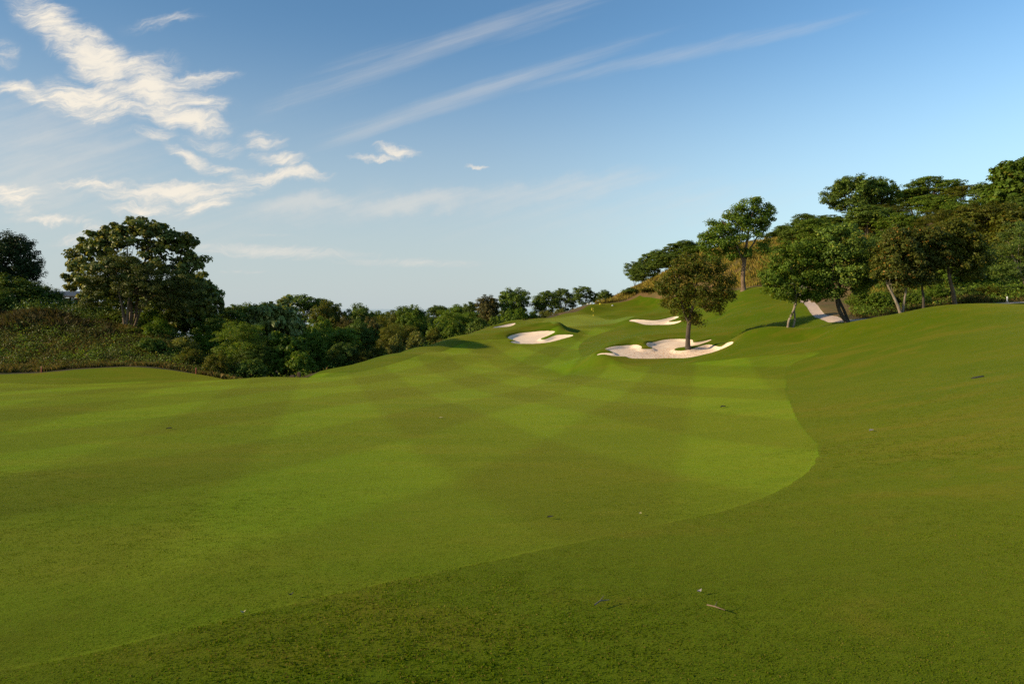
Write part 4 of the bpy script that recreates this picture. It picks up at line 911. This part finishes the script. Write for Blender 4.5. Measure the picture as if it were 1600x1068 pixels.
# wooden stumps at the foot of the wood, red stakes at the foot of the bank
for px, Y, h, w, lab in ((457, 60.4, .62, .40, 'square weathered wooden stump at the foot of the wood'), (467, 61.2, .66, .26, 'narrower wooden stump half hidden behind the square one')):
    x, y = gxy(px, Y); z = gz1(x, y)
    o = boxes('wooden_stump', [(0, 0, h / 2 - .1, w, w, h + .2, .03), (0, 0, h + .02, w * .8, w * .8, .05, .02)], P_WOOD); o.location = (x, y, z); tag(o, lab, 'stump', 'wooden stumps by the wood')
for px, Y, lab in ((64.5, 57.3, 'thin red-brown stake at the foot of the bank below the pavilion'), (306, 58.0, 'thin red-brown stake at the downhill end of the bank')):
    x, y = gxy(px, Y); z = gz1(x, y)
    v, f = tubes([([(0, 0, -.15), (0, 0, .3), (0, 0, .5), (0, 0, .56)], [.045, .045, .045, .012])], 6); o = link('boundary_stake', mesh_from('boundary_stake', v, f, 4, P_RED))
    o.location = (x, y, z); o.rotation_euler = (.04, .05, .3); tag(o, lab, 'stake', 'red-brown boundary stakes')
# pale stones on the crest behind the flag
for px, r, c, lab in ((918.5, .16, P_WHITE, 'small white block on the crest, just above the yellow flag'), (923.5, .18, P_WHITE, 'low white block on the crest beside the first white one'), (938, .17, P_YEL, 'small yellowish block on the crest behind the putting green'), (957, .13, P_WHITE, 'tiny white peg on the crest near the dry hillside')):
    x, y = gxy(px, 127); z = gz1(x, y)
    o = boxes('tee_marker', [(0, 0, r * .8, r * 2, r * 1.6, r * 1.8, r * .4)], c); o.location = (x, y, z); tag(o, lab, 'marker', 'pale markers on the crest')
# pavilion behind the bank
P_ROOF = plain_mat('dark_roof', (.035, .038, .045), .5, (.055, .058, .065), 3); P_WALL = plain_mat('tan_wall', (.35, .22, .14), .8); P_FLOOR = M_CONC
bx, by = gxy(112, 112); gzb = gz1(bx, by); zt = -(455 - HY) / F * 112 - gzb
t = tag(empty('pavilion', (bx, by, gzb)), 'low dark-roofed pavilion with white columns, half hidden between the mango tree and the wide spreading tree', 'building')
t['label'] = 'low dark-roofed pavilion with white columns half hidden by the wide spreading tree'
hw, hd = 4.2, 3.0; ev = zt - .75
V = [(-hw - .5, -hd - .5, ev), (hw + .5, -hd - .5, ev), (hw + .5, hd + .5, ev), (-hw - .5, hd + .5, ev), (-hw + .6, -.3, zt), (hw - .6, -.3, zt), (hw - .6, .3, zt), (-hw + .6, .3, zt)]
V += [(v[0], v[1], v[2] - .18) for v in V[:4]]
link('roof', poly_mesh('roof', V, [[0, 1, 5, 4], [1, 2, 6, 5], [2, 3, 7, 6], [3, 0, 4, 7], [4, 5, 6, 7], [0, 8, 9, 1], [1, 9, 10, 2], [2, 10, 11, 3], [3, 11, 8, 0], [8, 11, 10, 9]], P_ROOF), t)
boxes('floor', [(0, 0, .1, hw * 2, hd * 2, .5, .03)], P_FLOOR, t)
boxes('wall', [(-.6, hd - .3, (ev + .3) / 2, hw * 1.2, .2, ev - .9, .0)], P_WALL, t)
for i in range(5):
    for sy in (-1, 1):
        boxes('column', [(-hw + .3 + i * (hw * 2 - .6) / 4, sy * (hd - .25), (ev + .17) / 2, .3, .3, ev - .53, .03)], P_WHITE, t)
# fallen leaves and twigs on the grass
def leaf_obj(px, py, size, mat, lab, rot, cat='leaf', name='fallen_leaf'):
    x, y = cast(px, py, 2.5); z = gz1(x, y)
    V = []; n = 7
    for i in range(n):
        u = i / (n - 1); w = math.sin(math.pi * u ** .8) * .32
        zc = .018 + .05 * (u - .5) ** 2 / size * .05 + .10 * size * math.sin(u * 3)
        V += [((u - .5) * size, -w * size, zc + .14 * size), ((u - .5) * size, 0, zc), ((u - .5) * size, w * size, zc + .12 * size)]
    Fq = [[3 * i + k, 3 * i + 3 + k, 3 * i + 4 + k, 3 * i + 1 + k] for i in range(n - 1) for k in (0, 1)]
    o = link(name, poly_mesh(name, V, Fq, mat)); o.location = (x, y, z); o.rotation_euler = (.1, -.1, rot); tag(o, lab, cat, 'leaves fallen on the grass')
LF_GREY = plain_mat('grey_leaf', (.30, .26, .25), .7); LF_YEL = plain_mat('pale_yellow_leaf', (.42, .36, .16), .6); LF_BR = plain_mat('dry_brown_leaf', (.20, .10, .05), .8); LF_DK = plain_mat('dark_leaf_litter', (.025, .022, .012), .8)
for a in [(1362, 674, .13, LF_GREY, 'curled grey leaf lying on the rough beside the bulge of the fairway edge', .4), (1000, 803, .05, LF_YEL, 'tiny pale yellow petal on the fairway near its curving edge', 1.2),
          (381, 964.5, .035, LF_YEL, 'small cream petal near the bottom of the fairway', .3), (689, 653, .16, LF_YEL, 'yellow leaf far out in the middle of the fairway', .2), (860, 808, .07, LF_DK, 'dark curled leaf on the fairway left of the tiny pale yellow petal', .1), (1130, 636, .2, LF_DK, 'dark leaf on the upper fairway below the lone bunker tree', .1), (264, 670, .17, LF_DK, 'dark leaf by itself far out on the striped fairway', .1),
          (1093, 931, .04, LF_GREY, 'pale round leaf above the longer twig', .4), (455, 934, .035, LF_DK, 'dark leaf on the low corner of the fairway', .5)]:
    leaf_obj(*a)
for px0, py0, px1, py1, lab in ((929, 960, 952, 949, 'thin pale twig lying on the rough'), (1105, 959, 1133, 961, 'darker twig lying on the rough beside the pale round leaf')):
    a, b = cast(px0, py0, 2.5), cast(px1, py1, 2.5); za, zb = gz1(*a) + .03, gz1(*b) + .03
    pts = [(0, 0, 0), ((b[0] - a[0]) * .4, (b[1] - a[1]) * .55, (zb - za) * .5 + .008), (b[0] - a[0], b[1] - a[1], zb - za)]
    v, f = tubes([(pts, [.0045, .004, .002]), ([pts[1], (pts[1][0] + .03, pts[1][1] + .05, pts[1][2] + .012)], [.003, .001])], 6)
    o = link('twig', mesh_from('twig', v, f, 4, B_GREY if px0 < 1000 else B_BROWN, True)); o.location = (a[0], a[1], za); tag(o, lab, 'twig', 'twigs on the rough')
# bare dark scar in the turf on the slope
x, y = cast(1528, 590, 2.5); z = gz1(x, y); rs = np.random.RandomState(5); n = 14
ring = [(.20 * math.cos(k * 6.283 / n) * (1 + .2 * rs.rand()), .10 * math.sin(k * 6.283 / n) * (1 + .3 * rs.rand())) for k in range(n)]
V = [(p[0], p[1], gz1(x + p[0], y + p[1]) - z + .004) for p in ring] + [(p[0] * .8, p[1] * .7, gz1(x + p[0] * .8, y + p[1] * .7) - z + .035) for p in ring] + [(0, 0, .04)]
o = link('turf_divot', poly_mesh('turf_divot', V, [[k, (k + 1) % n, n + (k + 1) % n, n + k] for k in range(n)] + [[n + k, n + (k + 1) % n, 2 * n] for k in range(n)], LF_DK)); o.location = (x, y, z)
tag(o, 'dark scar of bare earth in the rough on the slope', 'divot')
# brown leaves scattered on the sand under the lone tree
rs = np.random.RandomState(91); q = np.array([13.5, 60.0]) + rs.randn(1300, 2) * np.array([2.4, 1.4]); m = sdf(SAND['tree'], q[:, 0], q[:, 1]) < -.1; q = q[m]
V, Fq = leaves(np.stack([q[:, 0], q[:, 1], ground(q[:, 0], q[:, 1]) + .02], 1), unit(np.array([0, 0, 1.]) + rs.randn(len(q), 3) * .4), np.full(len(q), .065), rs, .6)
tag(link('leaf_litter', mesh_from('leaf_litter', V, Fq, 4, plain_mat('tan_litter', (.50, .27, .12), .8))), 'brown leaves scattered on the sand below the lone tree', kind='stuff')
